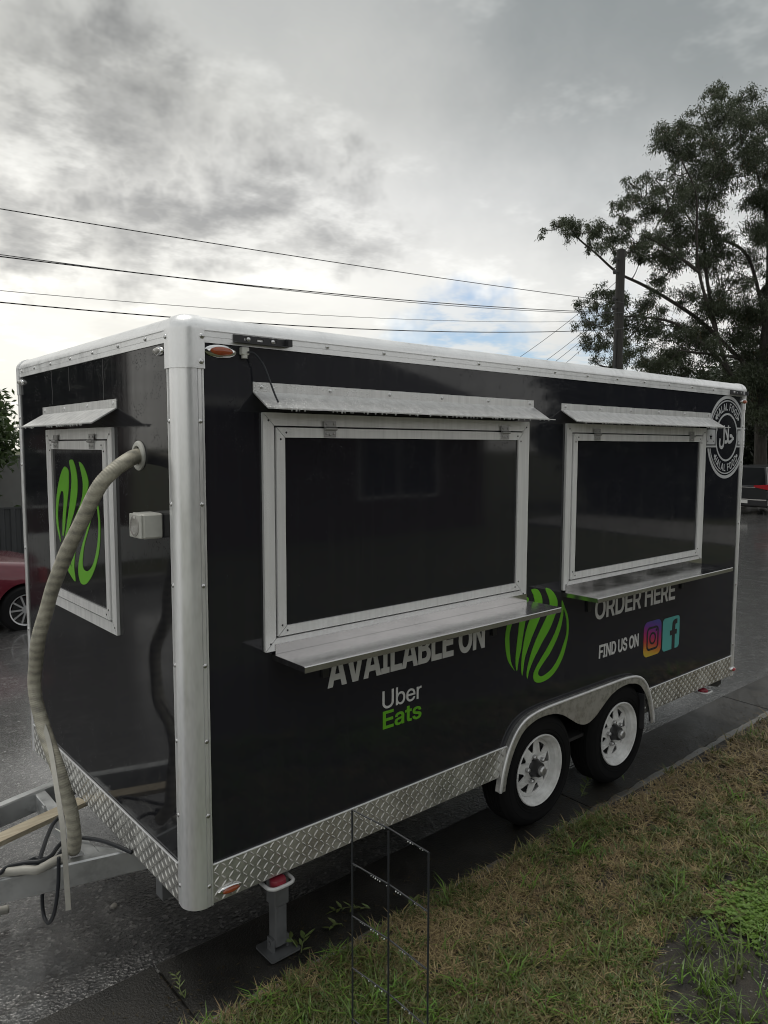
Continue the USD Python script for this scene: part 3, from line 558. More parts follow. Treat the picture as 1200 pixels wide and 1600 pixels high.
EMB_SIDE = {'a':[(1.804,1.191),(1.776,1.137),(1.765,1.095),(1.767,1.05),(1.773,0.996),(1.786,0.944),(1.813,0.903),(1.767,0.952),(1.746,0.996),(1.733,1.056),(1.734,1.109),(1.752,1.159)],'b':[(1.895,1.28),(1.916,1.266),(1.914,1.242),(1.895,1.163),(1.876,1.085),(1.861,1.011),(1.842,0.951),(1.83,0.899),(1.818,0.949),(1.823,1.018),(1.836,1.105),(1.846,1.166),(1.872,1.243),(1.87,1.279)],'c':[(1.936,1.309),(1.954,1.313),(1.983,1.308),(2.009,1.288),(2.028,1.254),(2.031,1.221),(2.017,1.159),(1.982,1.104),(1.948,1.055),(1.914,0.997),(1.891,0.947),(1.876,0.867),(1.865,0.902),(1.867,0.953),(1.875,1.009),(1.894,1.082),(1.92,1.141),(1.958,1.19),(1.967,1.235),(1.955,1.277)],'d':[(2.056,1.302),(2.093,1.296),(2.132,1.268),(2.16,1.231),(2.165,1.193),(2.144,1.14),(2.101,1.076),(2.044,1.02),(2.001,0.972),(1.966,0.932),(1.932,0.879),(1.919,0.84),(1.911,0.869),(1.924,0.922),(1.957,0.994),(1.998,1.056),(2.044,1.113),(2.083,1.163),(2.096,1.207),(2.087,1.246)],'e':[(2.206,1.218),(2.235,1.174),(2.261,1.127),(2.273,1.077),(2.273,1.029),(2.263,0.985),(2.231,0.906),(2.179,0.844),(2.111,0.805),(2.037,0.795),(1.985,0.808),(1.966,0.84),(1.983,0.878),(2.025,0.921),(2.072,0.964),(2.119,1.012),(2.155,1.058),(2.187,1.114),(2.205,1.164)],'eh':[(2.223,1.166),(2.246,1.12),(2.256,1.06),(2.25,1.013),(2.228,0.969),(2.184,0.9),(2.125,0.85),(2.05,0.827),(2.013,0.839),(2.012,0.863),(2.055,0.901),(2.114,0.947),(2.172,1.017),(2.201,1.069),(2.218,1.124)]}
def decal(name, g, m, at=0.0, label=None, parent=T): return obj(name, ext(g, .0014, 'xz', at-.0001), M[m], parent, label=label)
def emblem(E, front):
    e = part('emblem', T); tag(e, 'green striped oval emblem on the front window' if front else 'green striped oval emblem between the serving windows')
    for k in 'abcde':
        if k not in E: continue
        g = smooth_poly(E[k])
        if k == 'e': g = g.difference(smooth_poly(E['eh']))
        mesh = ext(g, .0014, 'xz', -.0001 if not front else -.0106)
        obj('stripe', to_front(mesh) if front else mesh, M['green'], e)
emblem(EMB_FRONT, True); emblem(EMB_SIDE, False)
def words(name, text, x0, x1, z0, cap, m, weight, stroke=0, track=0, label=None):
    decal(name, fit(glyph_poly(text, weight, stroke, track)[0], x0, x1, z0, cap), m, label=label)
words('lettering', 'AVAILABLE ON', .619, 1.578, 1.068, .136, 'white', 780, 0, -3, 'grey AVAILABLE ON lettering')
words('lettering', 'Uber', .914, 1.149, .910, .080, 'white', 480, 0, -1, 'white upper word of the delivery service lettering')
words('lettering', 'Eats', .917, 1.149, .818, .080, 'green', 640, 0, -1, 'green lower word of the delivery service lettering')
words('lettering', 'ORDER HERE', 2.527, 3.447, 1.058, .126, 'white', 640, 0, -3, 'grey ORDER HERE lettering')
words('lettering', 'FIND US ON', 2.580, 3.013, .820, .080, 'white', 700, 0, -3, 'white FIND US ON lettering')
def rrect(x0, z0, x1, z1, r): return sbox(x0+r, z0+r, x1-r, z1-r).buffer(r, 8)
bd = decal('badge', rrect(3.072, .729, 3.286, .955, .045), 'badge', label='violet to yellow badge with a camera outline')
cx, cz = 3.179, .842
ring = lambda g, w: g.difference(g.buffer(-w))
decal('camera_outline', unary_union([ring(rrect(cx-.072, cz-.076, cx+.072, cz+.076, .034), .0135), ring(Point(cx, cz).buffer(.040, 16), .0125), Point(cx+.044, cz+.048).buffer(.0085)]), 'ink', -.0014, parent=bd)
bd = decal('badge', rrect(3.305, .727, 3.522, .944, .028), 'teal', label='teal badge with a dark letter f')
fs = unary_union([sbox(3.424, .7275, 3.462, .83), sbox(3.398, .822, 3.486, .854), sbox(3.424, .85, 3.462, .880), Polygon([(3.424, .876), (3.462, .876), (3.463, .885), (3.470, .892), (3.488, .893), (3.488, .924), (3.462, .924), (3.440, .918), (3.427, .903)])]).buffer(.002).buffer(-.002)
decal('letter', fs, 'ink', -.0014, parent=bd)
# round seal beside the right window
sx_, sz_ = 4.090, 2.122
def seal():
    c = Point(0, 0); P = []
    band = unary_union([sbox(-.36, -.078, .36, .078)])
    for r, w in ((.288, .021), (.257, .008)): P.append(ring(c.buffer(r, 48), w).difference(band))
    P.append(ring(c.buffer(.168, 40), .013))
    for s in (-1, 1):
        P += [sbox(-.302, s*.064-.006, .302, s*.064+.006)]
        star = Polygon([(s*.235+(.026 if k % 2 == 0 else .011)*math.cos(k*PI/5+PI/2), (.026 if k % 2 == 0 else .011)*math.sin(k*PI/5+PI/2)) for k in range(10)])
        P.append(sbox(min(s*.176, s*.292), -.050, max(s*.176, s*.292), .050).difference(star).difference(Point(s*.192, -.03).buffer(.006)).difference(Point(s*.277, -.03).buffer(.006)))
    P = [unary_union(P).difference(c.buffer(.154, 40)), ring(c.buffer(.168, 40), .013)]
    for top in (True, False):
        gl, pen = glyph_poly('HALAL FOOD', 600, 0, 6); sc = .050/70; R = .187 if top else .237
        for g in gl:
            a, _, b, _ = g.bounds; mid = (a+b)/2; th = (mid-pen/2)*sc*.80/(.212)
            q = affinity.scale(affinity.translate(g, -mid, 0), sc*.72, sc, origin=(0, 0))
            if top: q = affinity.rotate(affinity.translate(q, 0, R), -math.degrees(th), origin=(0, 0))
            else: q = affinity.rotate(affinity.translate(q, 0, -R), math.degrees(th), origin=(0, 0))
            P.append(q)
    for ang in (38, 142, 218, 322): P.append(Point(.212*math.cos(math.radians(ang-0)), .212*math.sin(math.radians(ang))).buffer(.012, 2))
    ar = unary_union(glyph_poly('\uFEDD\uFEFC\uFEA3', 400, 10, None, 'NotoSansArabic*')[0]); a, b_, cc, d = ar.bounds
    P.append(affinity.translate(affinity.scale(affinity.translate(ar, -(a+cc)/2, -(b_+d)/2), .222/(cc-a), .165/(d-b_), origin=(0, 0)), 0, .0))
    return unary_union(P)
sg = affinity.translate(affinity.scale(seal(), 1.0, 1.0, origin=(0, 0)), sx_, sz_).intersection(sbox(3.775, 1.5, L-.02, Z1))
decal('seal', sg, 'seal', label='grey round seal with HALAL FOOD and Arabic lettering')

# marker lamps: a chrome oval bezel with a coloured lens
def oval(rx, rz, d0, d1, n=28, taper=.75):
    a = np.arange(n)*2*PI/n; lay = [(1, d0), (1, (d0+d1)/2), (taper, d1)]
    v = [(rx*s*math.cos(t), -d, rz*s*math.sin(t)) for s, d in lay for t in a]+[(0, -d0, 0), (0, -d1, 0)]
    f = []
    for k in range(2):
        for i in range(n):
            j = (i+1) % n; f += [(k*n+i, k*n+j, (k+1)*n+j), (k*n+i, (k+1)*n+j, (k+1)*n+i)]
    for i in range(n): f += [(3*n, (i+1) % n, i), (3*n+1, 2*n+i, 2*n+(i+1) % n)]
    return np.array(v), np.array(f)
def lamp(pos, lens, rx=.062, rz=.0225, front=False, base='chrome', label=None):
    I = to_front if front else (lambda m: m)
    p = np.array(pos, float)
    b, l_ = xform(oval(rx, rz, -.001, .012), t=p), xform(oval(rx*.70, rz*.66, .010, .021, taper=.6), t=p)
    o = obj('marker_lamp', I(b), M[base], T, smooth=40, label=label); obj('lens', I(l_), M[lens], o, smooth=40)
lamp((.155, 0, 2.386), 'amber', label='amber marker lamp at the top near corner'); lamp((4.325, 0, 2.378), 'amber', .045, .020, label='amber marker lamp at the top rear corner')
lamp((.155, -.005, .402), 'amber', .050, .017, label='amber marker lamp low on the near skirt'); lamp((4.335, -.005, .412), 'redlens', .035, .017, label='red marker lamp low on the rear skirt')
lamp((.150, 0, 2.388), 'clearlens', .035, .017, True, label='clear front marker lamp beside the corner post'); lamp((1.865, 0, 2.384), 'clearlens', .035, .017, True, label='clear front marker lamp at the far corner')
# slotted black awning brackets on the roof trim
def bracket(x0, x1, label):
    z = 2.437
    plate = sbox(x0, z-.013, x1, z+.013)
    for k in (.25, .5, .75): plate = plate.difference(sbox(x0+(x1-x0)*k-.013, z-.0045, x0+(x1-x0)*k+.013, z+.0045))
    o = obj('awning_bracket', cat(ext(plate, .004, 'xz', -.006), prism_y(Polygon([(x1-.002, z-.013), (x1+.016, z-.013), (x1+.016, z+.013), (x1-.002, z+.013)]), -.030, -.006), bx(x0, x1, -.030, -.0062, z-.0165, z-.0132)), M['black'], T, label=label)
    m = []
    for k in (.27, .74):
        v, f = lathe([(.009, 0), (.008, .003), (0, .005)], 12, 'z'); m.append((np.stack([v[:, 0]+x0+(x1-x0)*k, -.0085-v[:, 2], v[:, 1]+z], 1), f))
    obj('bolt', cat(*m), M['rivet'], o, smooth=50)
bracket(.205, .425, 'slotted black bracket at the near end of the roof trim'); bracket(4.10, 4.33, 'slotted black bracket at the rear end of the roof trim')
gl = obj('cable_gland', cat(bx(.232, .262, -.022, .001, 2.380, 2.408, .003), bar((.247, -.011, 2.382), (.247, -.011, 2.368), .011, 10)), M['pvc'], T, smooth=30)
obj('lead', tube(spline([(.252, -.024, 2.390), (.275, -.034, 2.385), (.305, -.046, 2.345), (.322, -.062, 2.285), (.333, -.075, 2.24), (.343, -.082, 2.212)], 6), .0035, 6), M['cable'], gl)
# hose flange and power inlet on the front wall
v, f = lathe([(.0365, 0), (.056, 0), (.056, -.006), (.050, -.011), (.038, -.012), (.0365, 0)], 28, 'x'); obj('hose_flange', (v+np.array((0, .352, 2.017)), f), M['pvc'], T, smooth=35)
ib = obj('power_inlet', cat(bx(-.075, .001, .155, .262, 1.722, 1.812, .006)), M['pvc'], T)
obj('cover_lid', cat(bx(-.084, -.0755, .157, .260, 1.724, 1.810, .003)), M['pvc'], ib)
v, f = lathe([(.038, 0), (.038, -.003), (.028, -.0045), (.026, -.002), (0, -.002)], 24, 'x'); obj('socket_cap', (v+np.array((-.0835, .209, 1.767)), f), M['clearlens'], ib, smooth=35)

# wheels
def wheel(cx, y, out):
    """out = -1: the outer face looks towards the lawn"""
    w = part('wheel', T)
    def put(name, m, mt, sm=30, parent=w):
        v, f = cat(m); v = v*np.array([1, -out, 1.0]); f = f if out < 0 else f[:, ::-1]
        return obj(name, (v+np.array([cx, y, WZ]), f), M[mt], parent, smooth=sm)
    ty = [(.188, .004), (.200, -.002), (.214, -.0065), (.235, -.009), (.255, -.0095), (.272, -.006), (.287, .003), (.297, .013), (.302, .022)]
    for k in range(6):
        y0 = .026+k*.0195; ty += [(.308, y0), (.308, y0+.015), (.3015, y0+.0155), (.3015, y0+.019)]
    ty += [(.297, .152), (.285, .163), (.255, .172), (.21, .168), (.188, .160)]
    put('tyre', lathe(ty, 64), 'rubber')
    rings = [lathe([(r, -.0068-abs(h)), (r+.0022, -.0092-abs(h)), (r+.0044, -.0068-abs(h))], 64) for r, h in ((.206, 0), (.222, .001), (.262, .0))]
    put('sidewall_ribs', cat(*rings), 'rubber')
    rim = [(.194, .006), (.1945, -.004), (.190, -.008), (.185, -.004), (.182, .010), (.166, .018), (.160, .045), (.154, .060), (.154, .14), (.165, .155), (.19, .16)]
    disc = Point(0, 0).buffer(.158, 40).difference(Point(0, 0).buffer(.036, 20))
    for k in range(8):
        a = k*PI/4+.2
        tri = Polygon([(.088, .0), (.132, -.026), (.132, .026)]).buffer(.004) if k % 2 else Polygon([(.134, .0), (.096, -.021), (.096, .021)]).buffer(.004)
        tri = Polygon([(.094, -.004), (.094, .004), (.134, .027), (.137, .0), (.134, -.027)]).buffer(.0035)
        disc = disc.difference(affinity.rotate(tri, math.degrees(a), origin=(0, 0)))
    face = ext(disc, .006, 'xz', .050)
    # the disc bulges towards its hub
    v, f = cat(face); r = np.hypot(v[:, 0], v[:, 2]); v[:, 1] -= .016*np.exp(-((r-.075)/.03)**2)+.010*(r < .07)
    put('rim', cat(lathe(rim, 56), (v, f)), 'rim')
    put('hub', lathe([(.058, .10), (.058, .045), (.050, .030), (.043, .020), (.040, -.004), (.030, -.008), (0, -.008)], 28), 'hub')
    put('grease_cap', lathe([(.026, -.006), (.026, -.024), (.020, -.032), (0, -.034)], 20), 'grease')
    for k in range(5):
        a = k*2*PI/5+.5; put('wheel_nut', xform(lathe([(.0125, .05), (.0125, .018), (.008, .012), (0, .012)], 6), t=(.068*math.cos(a), 0, .068*math.sin(a))), 'grease')
    put('brake_drum', lathe([(.03, .062), (.135, .062), (.135, .13), (.03, .13)], 28), 'dark')
for cx in WX: wheel(cx, -.008, -1)
for cx in WX: wheel(cx, W+.008, 1)
# tandem mudguard: rolled outer lip, flat face that dips between the wheels
half = [(1.686, .296), (1.700, .37), (1.732, .468), (1.775, .548), (1.825, .602), (1.885, .634), (1.96, .651), (2.06, .658), (2.20, .659)]
MX = 2.435
outer = [tuple(p) for p in spline(half+[(2*MX-x, z) for x, z in half[::-1]], 4)[:, :].tolist()] if False else None
def spl2(p, n=5): return [tuple(q) for q in spline([(x, 0, z) for x, z in p], n)[:, [0, 2]].tolist()]
outer = spl2(half+[(MX, .659)]+[(2*MX-x, z) for x, z in half[::-1]])
ih = [(1.722, .296), (1.737, .37), (1.768, .452), (1.810, .522), (1.868, .578), (1.95, .608), (2.03, .616), (2.12, .608), (2.20, .583), (2.275, .540), (2.345, .498), (2.40, .478)]
inner = spl2(ih+[(MX, .474)]+[(2*MX-x, z) for x, z in ih[::-1]])
for y, s in ((-.028, 1), (W+.028, -1)):
    face = Polygon(outer+inner[::-1]).buffer(0)
    band = LineString(outer).buffer(.0035, cap_style=2).difference(face.buffer(-.0005))
    a, b = (y, .006) if s > 0 else (W-.006, y)
    fd = obj('mudguard', cat(ext(face, .003, 'xz', y+(.003 if s > 0 else 0)), prism_y(band, a, b)), M['guard'], T, smooth=30)
    obj('rolled_lip', tube([(x, y+.002*s, z) for x, z in outer], .0085, 8), M['alu_x'], fd, smooth=True)
obj('mud_flap', bx(3.02, 3.028, -.05, .14, .30, .52), M['black'], T)
# swing-down corner stabilisers: the near one stands on the gutter, the rear one is folded up
def handle_loop(x, y, z):
    c = [(x-.056, y+.075, z), (x-.058, y, z), (x-.050, y-.022, z), (x-.030, y-.033, z), (x+.03, y-.033, z), (x+.050, y-.022, z), (x+.056, y, z), (x+.054, y+.075, z)]
    return tube(spline(c, 5), .0075, 8)
js = tag(part('stabiliser', T), 'steel corner stabiliser lowered to the gutter under the near corner')
obj('leg', cat(bx(.378, .432, .030, .084, .035, .345, .004), bx(.371, .439, .024, .090, .21, .34, .004)), M['galv'], js)
obj('foot_plate', cat(ext(Point(0, 0).buffer(.001).union(affinity.translate(sbox(-.068, -.068, .068, .068), .405, .057)).geoms[1] if False else affinity.translate(sbox(-.07, -.066, .07, .066), .405, .057).buffer(-.012).buffer(.012), .007, 'xy', .010), bx(.366, .3775, .036, .078, .016, .07), bx(.4325, .444, .036, .078, .016, .07), bar((.36, .057, .05), (.45, .057, .05), .009, 8)), M['galv'], js)
obj('handle', handle_loop(.372, -.008, .338), M['handle'], js, smooth=True)
obj('cap', xform(lathe([(0, .016), (.030, .016), (.033, .010), (.033, -.012), (.026, -.016), (0, -.016)], 24, 'z'), t=(.368, -.004, .340)), M['redpaint'], js, smooth=35)
obj('mount', bx(.36, .45, .09, .30, .30, .358), M['galv'], js)
js = tag(part('stabiliser', T), 'corner stabiliser folded up under the rear')
obj('leg', hull([(3.97, .05, .355), (4.27, .05, .355), (4.29, .05, .30), (4.23, .05, .285), (3.97, .11, .355), (4.27, .11, .355), (4.29, .11, .30), (4.23, .11, .285)]), M['dark'], js)
obj('handle', handle_loop(3.90, -.012, .338), M['handle'], js, smooth=True)
obj('cap', xform(lathe([(0, .016), (.030, .016), (.033, .010), (.033, -.012), (.026, -.016), (0, -.016)], 24, 'z'), t=(3.89, -.004, .338)), M['redpaint'], js, smooth=35)
# drawbar: two converging box beams, a cross member, coupling and jockey wheel
ZB = .364
def beam(y_at0, slope, x1, w, z0, z1, bev=.006):
    u = np.array([-1, -slope, 0])/math.hypot(1, slope); n = np.array([-u[1], u[0], 0])
    a = np.array([.35, y_at0+slope*.35, 0]); b = np.array([x1, y_at0+slope*x1, 0])
    pts = []
    for e in (a, b):
        for s in (-1, 1):
            for z, k in ((z0, -bev), (z0+bev, 0), (z1-bev, 0), (z1, -bev)): pts.append(e+n*s*(w/2+k)+[0, 0, z])
    return hull(pts)
db = part('drawbar', T)
obj('drawbar_beam', beam(.582, -.262, -1.52, .05, ZB-.104, ZB), M['beam'], db)
obj('drawbar_beam', beam(1.437, .300, -1.44, .05, ZB-.104, ZB), M['beam'], db)
obj('cross_member', bx(-.150, -.098, .634, 1.385, ZB-.100, ZB-.010, .003), M['beam'], db)
obj('gusset', ext(Polygon([(-.098, .622), (-.03, .612), (-.098, .70)]), .006, 'xy', ZB-.014), M['beam'], db)
obj('lug', cat(bx(-.157, -.1505, 1.19, 1.24, .30, .345), bx(-.157, -.1505, 1.19, 1.20, .345, .365)), M['beam'], db)
obj('coupling', cat(bx(-1.72, -1.40, .945, 1.06, ZB-.09, ZB+.004, .012), trimesh.creation.icosphere(2, .06).apply_translation((-1.75, 1.0, ZB-.045))), M['galv'], db, smooth=40)
obj('jockey_post', bar((-1.1, .78, .20), (-1.1, .78, .80), .03, 14), M['galv'], db, smooth=40)
obj('jockey_wheel', xform(lathe([(0, -.035), (.07, -.035), (.1, -.02), (.1, .02), (.07, .035), (0, .035)], 28), t=(-1.1, .78, .10)), M['rubber'], db, smooth=30)

# ---------------------------------------------------------------- loose things hung on or lying across the drawbar
HOSE = [(0.0,0.352,2.017),(-0.07,0.289,2.0),(-0.13,0.27,1.966),(-0.17,0.29,1.916),(-0.195,0.343,1.838),(-0.22,0.414,1.74),(-0.233,0.507,1.644),(-0.245,0.6,1.537),(-0.258,0.685,1.411),(-0.27,0.761,1.268),(-0.265,0.861,1.11),(-0.26,0.867,0.997),(-0.255,0.803,0.876),(-0.25,0.693,0.801),(-0.238,0.636,0.723),(-0.226,0.613,0.634),(-0.214,0.606,0.538),(-0.202,0.62,0.461),(-0.19,0.681,0.381)]
STRAP = [(-0.19,1.081,0.895),(-0.235,0.845,0.808),(-0.275,0.645,0.784),(-0.295,0.507,0.722),(-0.305,0.431,0.64),(-0.31,0.396,0.543),(-0.31,0.386,0.435),(-0.31,0.377,0.321)]
CAB1 = [(-0.013,0.507,0.38),(-0.042,0.576,0.38),(-0.075,0.67,0.38),(-0.105,0.737,0.38),(-0.139,0.779,0.38),(-0.18,0.767,0.38),(-0.227,0.702,0.38),(-0.274,0.655,0.38),(-0.299,0.694,0.38),(-0.328,0.725,0.38),(-0.367,0.697,0.38),(-0.338,0.661,0.38),(-0.291,0.757,0.38),(-0.236,0.876,0.38),(-0.181,0.972,0.38),(-0.132,1.005,0.38),(-0.111,0.949,0.38)]
CAB2 = [(-0.473,0.666,0.385),(-0.431,0.694,0.385),(-0.376,0.682,0.385),(-0.33,0.655,0.385),(-0.284,0.664,0.385),(-0.243,0.716,0.385),(-0.199,0.757,0.385)]
LOOP = [(-0.3,0.505,0.467),(-0.3,0.525,0.353),(-0.3,0.56,0.257),(-0.3,0.61,0.173),(-0.3,0.675,0.112),(-0.3,0.735,0.109),(-0.3,0.752,0.176),(-0.3,0.723,0.274),(-0.3,0.676,0.378)]
HOSE2 = [(-0.556,0.688,0.4),(-0.467,0.686,0.4),(-0.424,0.673,0.4),(-0.381,0.641,0.4),(-0.344,0.621,0.4),(-0.279,0.638,0.4),(-0.229,0.645,0.4)]
def ribbed(pts, r, pitch=.009, amp=.0008):
    c = spline(pts, 60); c = c+(meshkit.noise(c*7, 11)[:, None]-.5)*np.array([.016, .012, .0])*np.clip(np.arange(len(c))/90., 0, 1)[:, None]; s = np.concatenate([[0], np.cumsum(np.linalg.norm(np.diff(c, axis=0), axis=1))])
    q = np.arange(0, s[-1], pitch/4); c = np.stack([np.interp(q, s, c[:, k]) for k in range(3)], 1)
    rr = r+amp*np.sin(q/pitch*2*PI)+.0022*(meshkit.noise(np.stack([q*9, q*0, q*0], 1), 2)-.5)
    return tube(c, rr, 18)
obj('conduit_hose', ribbed([(.06, .352, 2.017)]+HOSE, .0270), M['hose'], None, smooth=True, label='thick beige ribbed conduit hose bowed from the white flange down to the drawbar', cat='hose')
STRAP = [(-.254, .820, .91), (-.262, .70, .845)]+STRAP[3:]; sp = spline(STRAP, 8); t_ = np.gradient(sp, axis=0); t_ /= np.linalg.norm(t_, axis=1, keepdims=True); n_ = np.cross(t_, [.45, .9, 0]); n_ /= np.linalg.norm(n_, axis=1, keepdims=True); k_ = np.cross(n_, t_)
q_ = np.stack([sp-n_*.0095-k_*.002, sp+n_*.0095-k_*.002, sp+n_*.0095+k_*.002, sp-n_*.0095+k_*.002], 1).reshape(-1, 3); m_ = len(sp)
fq = [(i*4+a, i*4+(a+1) % 4, i*4+4+(a+1) % 4, i*4+4+a) for i in range(m_-1) for a in range(4)]+[(0, 1, 2, 3), (m_*4-1, m_*4-2, m_*4-3, m_*4-4)]
obj('plastic_strap', (q_, np.array(fq)), M['offwhite'], None, label='flat off-white plastic strap hanging past the near drawbar beam beside the hose', cat='strap')
obj('drain_pipe', tube(spline([(p[0], p[1], ZB+.018+.004*(i % 2)) for i, p in enumerate(HOSE2)], 8), .017, 12), M['offwhite'], None, smooth=True, label='thin beige pipe lying along the near drawbar beam', cat='pipe')
obj('black_cable', cat(tube(spline([(p[0], p[1], p[2]+.006*math.sin(i*1.3)) for i, p in enumerate(CAB1)], 8), .0085, 8)), M['cable'], None, smooth=True, label='black cable coiled loosely over the drawbar and running under the skirt', cat='cable')
obj('black_cable', tube(spline([(p[0], p[1], p[2]+.012) for p in CAB2], 8), .0085, 8), M['cable'], None, smooth=True, label='black cable lying lengthways on top of the near drawbar beam', cat='cable')
obj('black_cable', tube(spline(LOOP, 8), .0075, 8), M['cable'], None, smooth=True, label='black cable loop hanging below the near drawbar beam', cat='cable')
obj('cable_tie', tube(spline([(-.19, .92, .375), (-.19, .83, .392), (-.19, .74, .372)], 6), .003, 6), M['pvc'], None, smooth=True, label='thin white cord slung between the timber plank and the hose', cat='cord')
u_ = np.array([.39, .121, 0]); u_ /= np.linalg.norm(u_); w_ = np.array([-u_[1], u_[0], 0]); c0 = np.array([-.006, 1.117, 0])
def plank_pts():
    p = []
    for s in (-1.25, 0):
        for k in (-.037, .037):
            for z in (ZB-.0095, ZB+.013): p.append(c0+u_*s+w_*k*(1 if abs(z-ZB) > .011 else .98)+[0, 0, z])
    return p
obj('timber_plank', hull(plank_pts()), M['timber'], None, label='weathered timber plank resting on the drawbar cross member', cat='plank')
obj('grey_pipe', tube(spline([(-.85, 1.10, .04), (-.62, 1.05, .045), (-.46, 1.018, .045), (-.37, 1.018, .030)], 8), .018, 10), M['offwhite'], None, smooth=True, label='beige pipe end lying on the road below the drawbar', cat='pipe')

# wire garden panel standing in the grass
def wire_panel():
    A = np.array([.114, -.80, 0]); B = np.array([.124, -.946, 0]); C = np.array([.125, -1.10, 0]); zt = 1.029
    t = thing('wire_garden_panel', 'thin black wire garden panel standing in the grass before the trailer', 'wire panel')
    g = lambda p: float(lawn_z(p[0], p[1]))
    for p in (A, B, C):
        obj('upright', tube([p+[0, 0, g(p)-.08], p+[.002, .001, .5], p+[0, 0, zt+(.0 if p is not B else -.006)]], .0026, 8), M['cable'], t)
    for k, z in enumerate(zt-.1585*np.arange(6)):
        obj('rung', tube([A+[0, 0, z], (A+B)/2+[.0035, 0, z-.002], B+[.003, 0, z], (B+C)/2+[.0035, 0, z-.002], C+[0, 0, z]], .0022, 8), M['cable'], t)
    dr = []
    for z in zt-.1585*np.arange(4):
        for s in np.arange(.02, .98, .03):
            if rng.random() < .45:
                p = A+(C-A)*s; m = trimesh.creation.icosphere(1, rng.uniform(.0014, .0026)); m.apply_translation((p[0]+.003, p[1], z-.0042)); dr.append((np.array(m.vertices), np.array(m.faces)))
    obj('water_beads', cat(*dr), M['drop'], t, smooth=True, kind='stuff')
wire_panel()

# ---------------------------------------------------------------- fallen sprigs, weed, stone, litter along the gutter
def leaf(base, d, up, ln, wd, curl=.15):
    d = d/np.linalg.norm(d); s = np.cross(d, up); s /= np.linalg.norm(s)+1e-9; n = np.cross(s, d)
    v = [base, base+d*ln*.35+s*wd*.5+n*ln*curl*.3, base+d*ln*.35-s*wd*.5+n*ln*curl*.3, base+d*ln*.35-n*ln*.03, base+d*ln*.75+s*wd*.3+n*ln*curl*.2, base+d*ln*.75-s*wd*.3+n*ln*curl*.2, base+d*ln*.75+n*ln*(curl*.2-.04), base+d*ln]
    f = [(0, 3, 1), (0, 2, 3), (1, 3, 6), (1, 6, 4), (3, 2, 5), (3, 5, 6), (4, 6, 7), (6, 5, 7)]
    return np.array(v), np.array(f)
def sprig(name, pos, ang, ln, n, lf, wd, label, catg, m='weed', lift=.02, tilt=0.0):
    pos = np.array(pos, float); t = thing(name, label, catg, pos)
    u = np.array([math.cos(ang)*math.cos(tilt), math.sin(ang)*math.cos(tilt), math.sin(tilt)]); c = [u*ln*s+[0, 0, .006+lift*math.sin(PI*s)]+rng.normal(0, .004, 3)*[1, 1, .3] for s in np.linspace(0, 1, 5)]
    c = spline(c, 4); obj('stem', tube(c, np.linspace(.0022, .0012, len(c)), 5), M[m], t)
    for k in range(n):
        s = (k+.6)/n; b = c[int(s*(len(c)-1))]; a = ang+(1 if k % 2 else -1)*rng.uniform(.4, 1.1)
        d = np.array([math.cos(a), math.sin(a), rng.uniform(-.05, .45)]); obj('leaf', leaf(b, d, np.array([0, 0, 1.0])+rng.normal(0, .25, 3), lf*rng.uniform(.7, 1.2), wd*rng.uniform(.8, 1.2)), M[m], t, smooth=True)
sprig('fallen_sprig', (.465, -.02, .005), .7, .10, 7, .042, .016, 'yellow-green leafy sprig lying beside the foot of the near stabiliser', 'sprig')
sprig('fallen_sprig', (.46, -.005, .004), 1.9, .08, 5, .05, .022, 'small upright pale sprig behind the stabiliser foot', 'sprig', tilt=.5)
sprig('fallen_sprig', (.86, .015, .002), 2.6, .17, 12, .040, .013, 'pale green leafy sprig in the gutter behind the wire panel', 'sprig')
sprig('fallen_sprig', (.70, .00, .002), 2.9, .07, 5, .05, .017, 'tiny torn sprig in the gutter, nearest left of the leafy one', 'sprig')
sprig('fallen_sprig', (.93, -.16, .045), .5, .08, 5, .045, .016, 'small sprig on the kerb stones behind the wire panel', 'sprig')
sprig('fallen_sprig', (2.48, .02, .002), .3, .30, 24, .045, .013, 'bushy dark sprig lying in front of the rear wheel', 'sprig', lift=.05)
sprig('fallen_sprig', (2.86, -.03, .002), 1.2, .12, 8, .05, .018, 'short dark sprig lying against the rear tyre', 'sprig', lift=.04)
sprig('gutter_weed', (-.01, .055, .003), 1.45, .11, 14, .028, .007, 'little feathery weed growing flat in the gutter at the lower left', 'weed', tilt=.25)
rk = trimesh.creation.icosphere(2, .018); rk.vertices *= (1, .8, .7); rk.vertices += (meshkit.noise(rk.vertices*60, 1)[:, None]-.5)*.006; rk.apply_translation((.012, .80, .0)); rk.apply_translation((0, 0, -.012))
obj('loose_stone', rk, M['pebble'], None, smooth=True, label='loose grey stone on the asphalt below the front wall', cat='stone')
lv, lf, n_ = [], [], 0
for k in range(2200):
    x = rng.uniform(-.6, 5.5); y = rng.normal(.02, .10) if k % 3 else rng.uniform(-.2, .29)
    if y > .28 or y < -.25: continue
    z = .006 if y > -.09 else float(np.interp(-y, [.09, .12, .2, .26], [.006, .024, .081, .106]))
    a = rng.uniform(0, 2*PI); ln = rng.uniform(.006, .024); wd = ln*rng.uniform(.15, .4)
    d = np.array([math.cos(a), math.sin(a), rng.uniform(-.1, .25)]); s = np.array([-math.sin(a), math.cos(a), rng.uniform(-.3, .3)])
    p = np.array([x, y, z]); lv += [p-d*ln/2, p+s*wd/2, p+d*ln/2, p-s*wd/2]; lf += [(n_, n_+1, n_+2), (n_, n_+2, n_+3)]; n_ += 4
obj('leaf_litter', (np.array(lv), np.array(lf)), M['litter'], None, kind='stuff', label='wet leaf crumbs strewn along the gutter', cat='leaf litter')

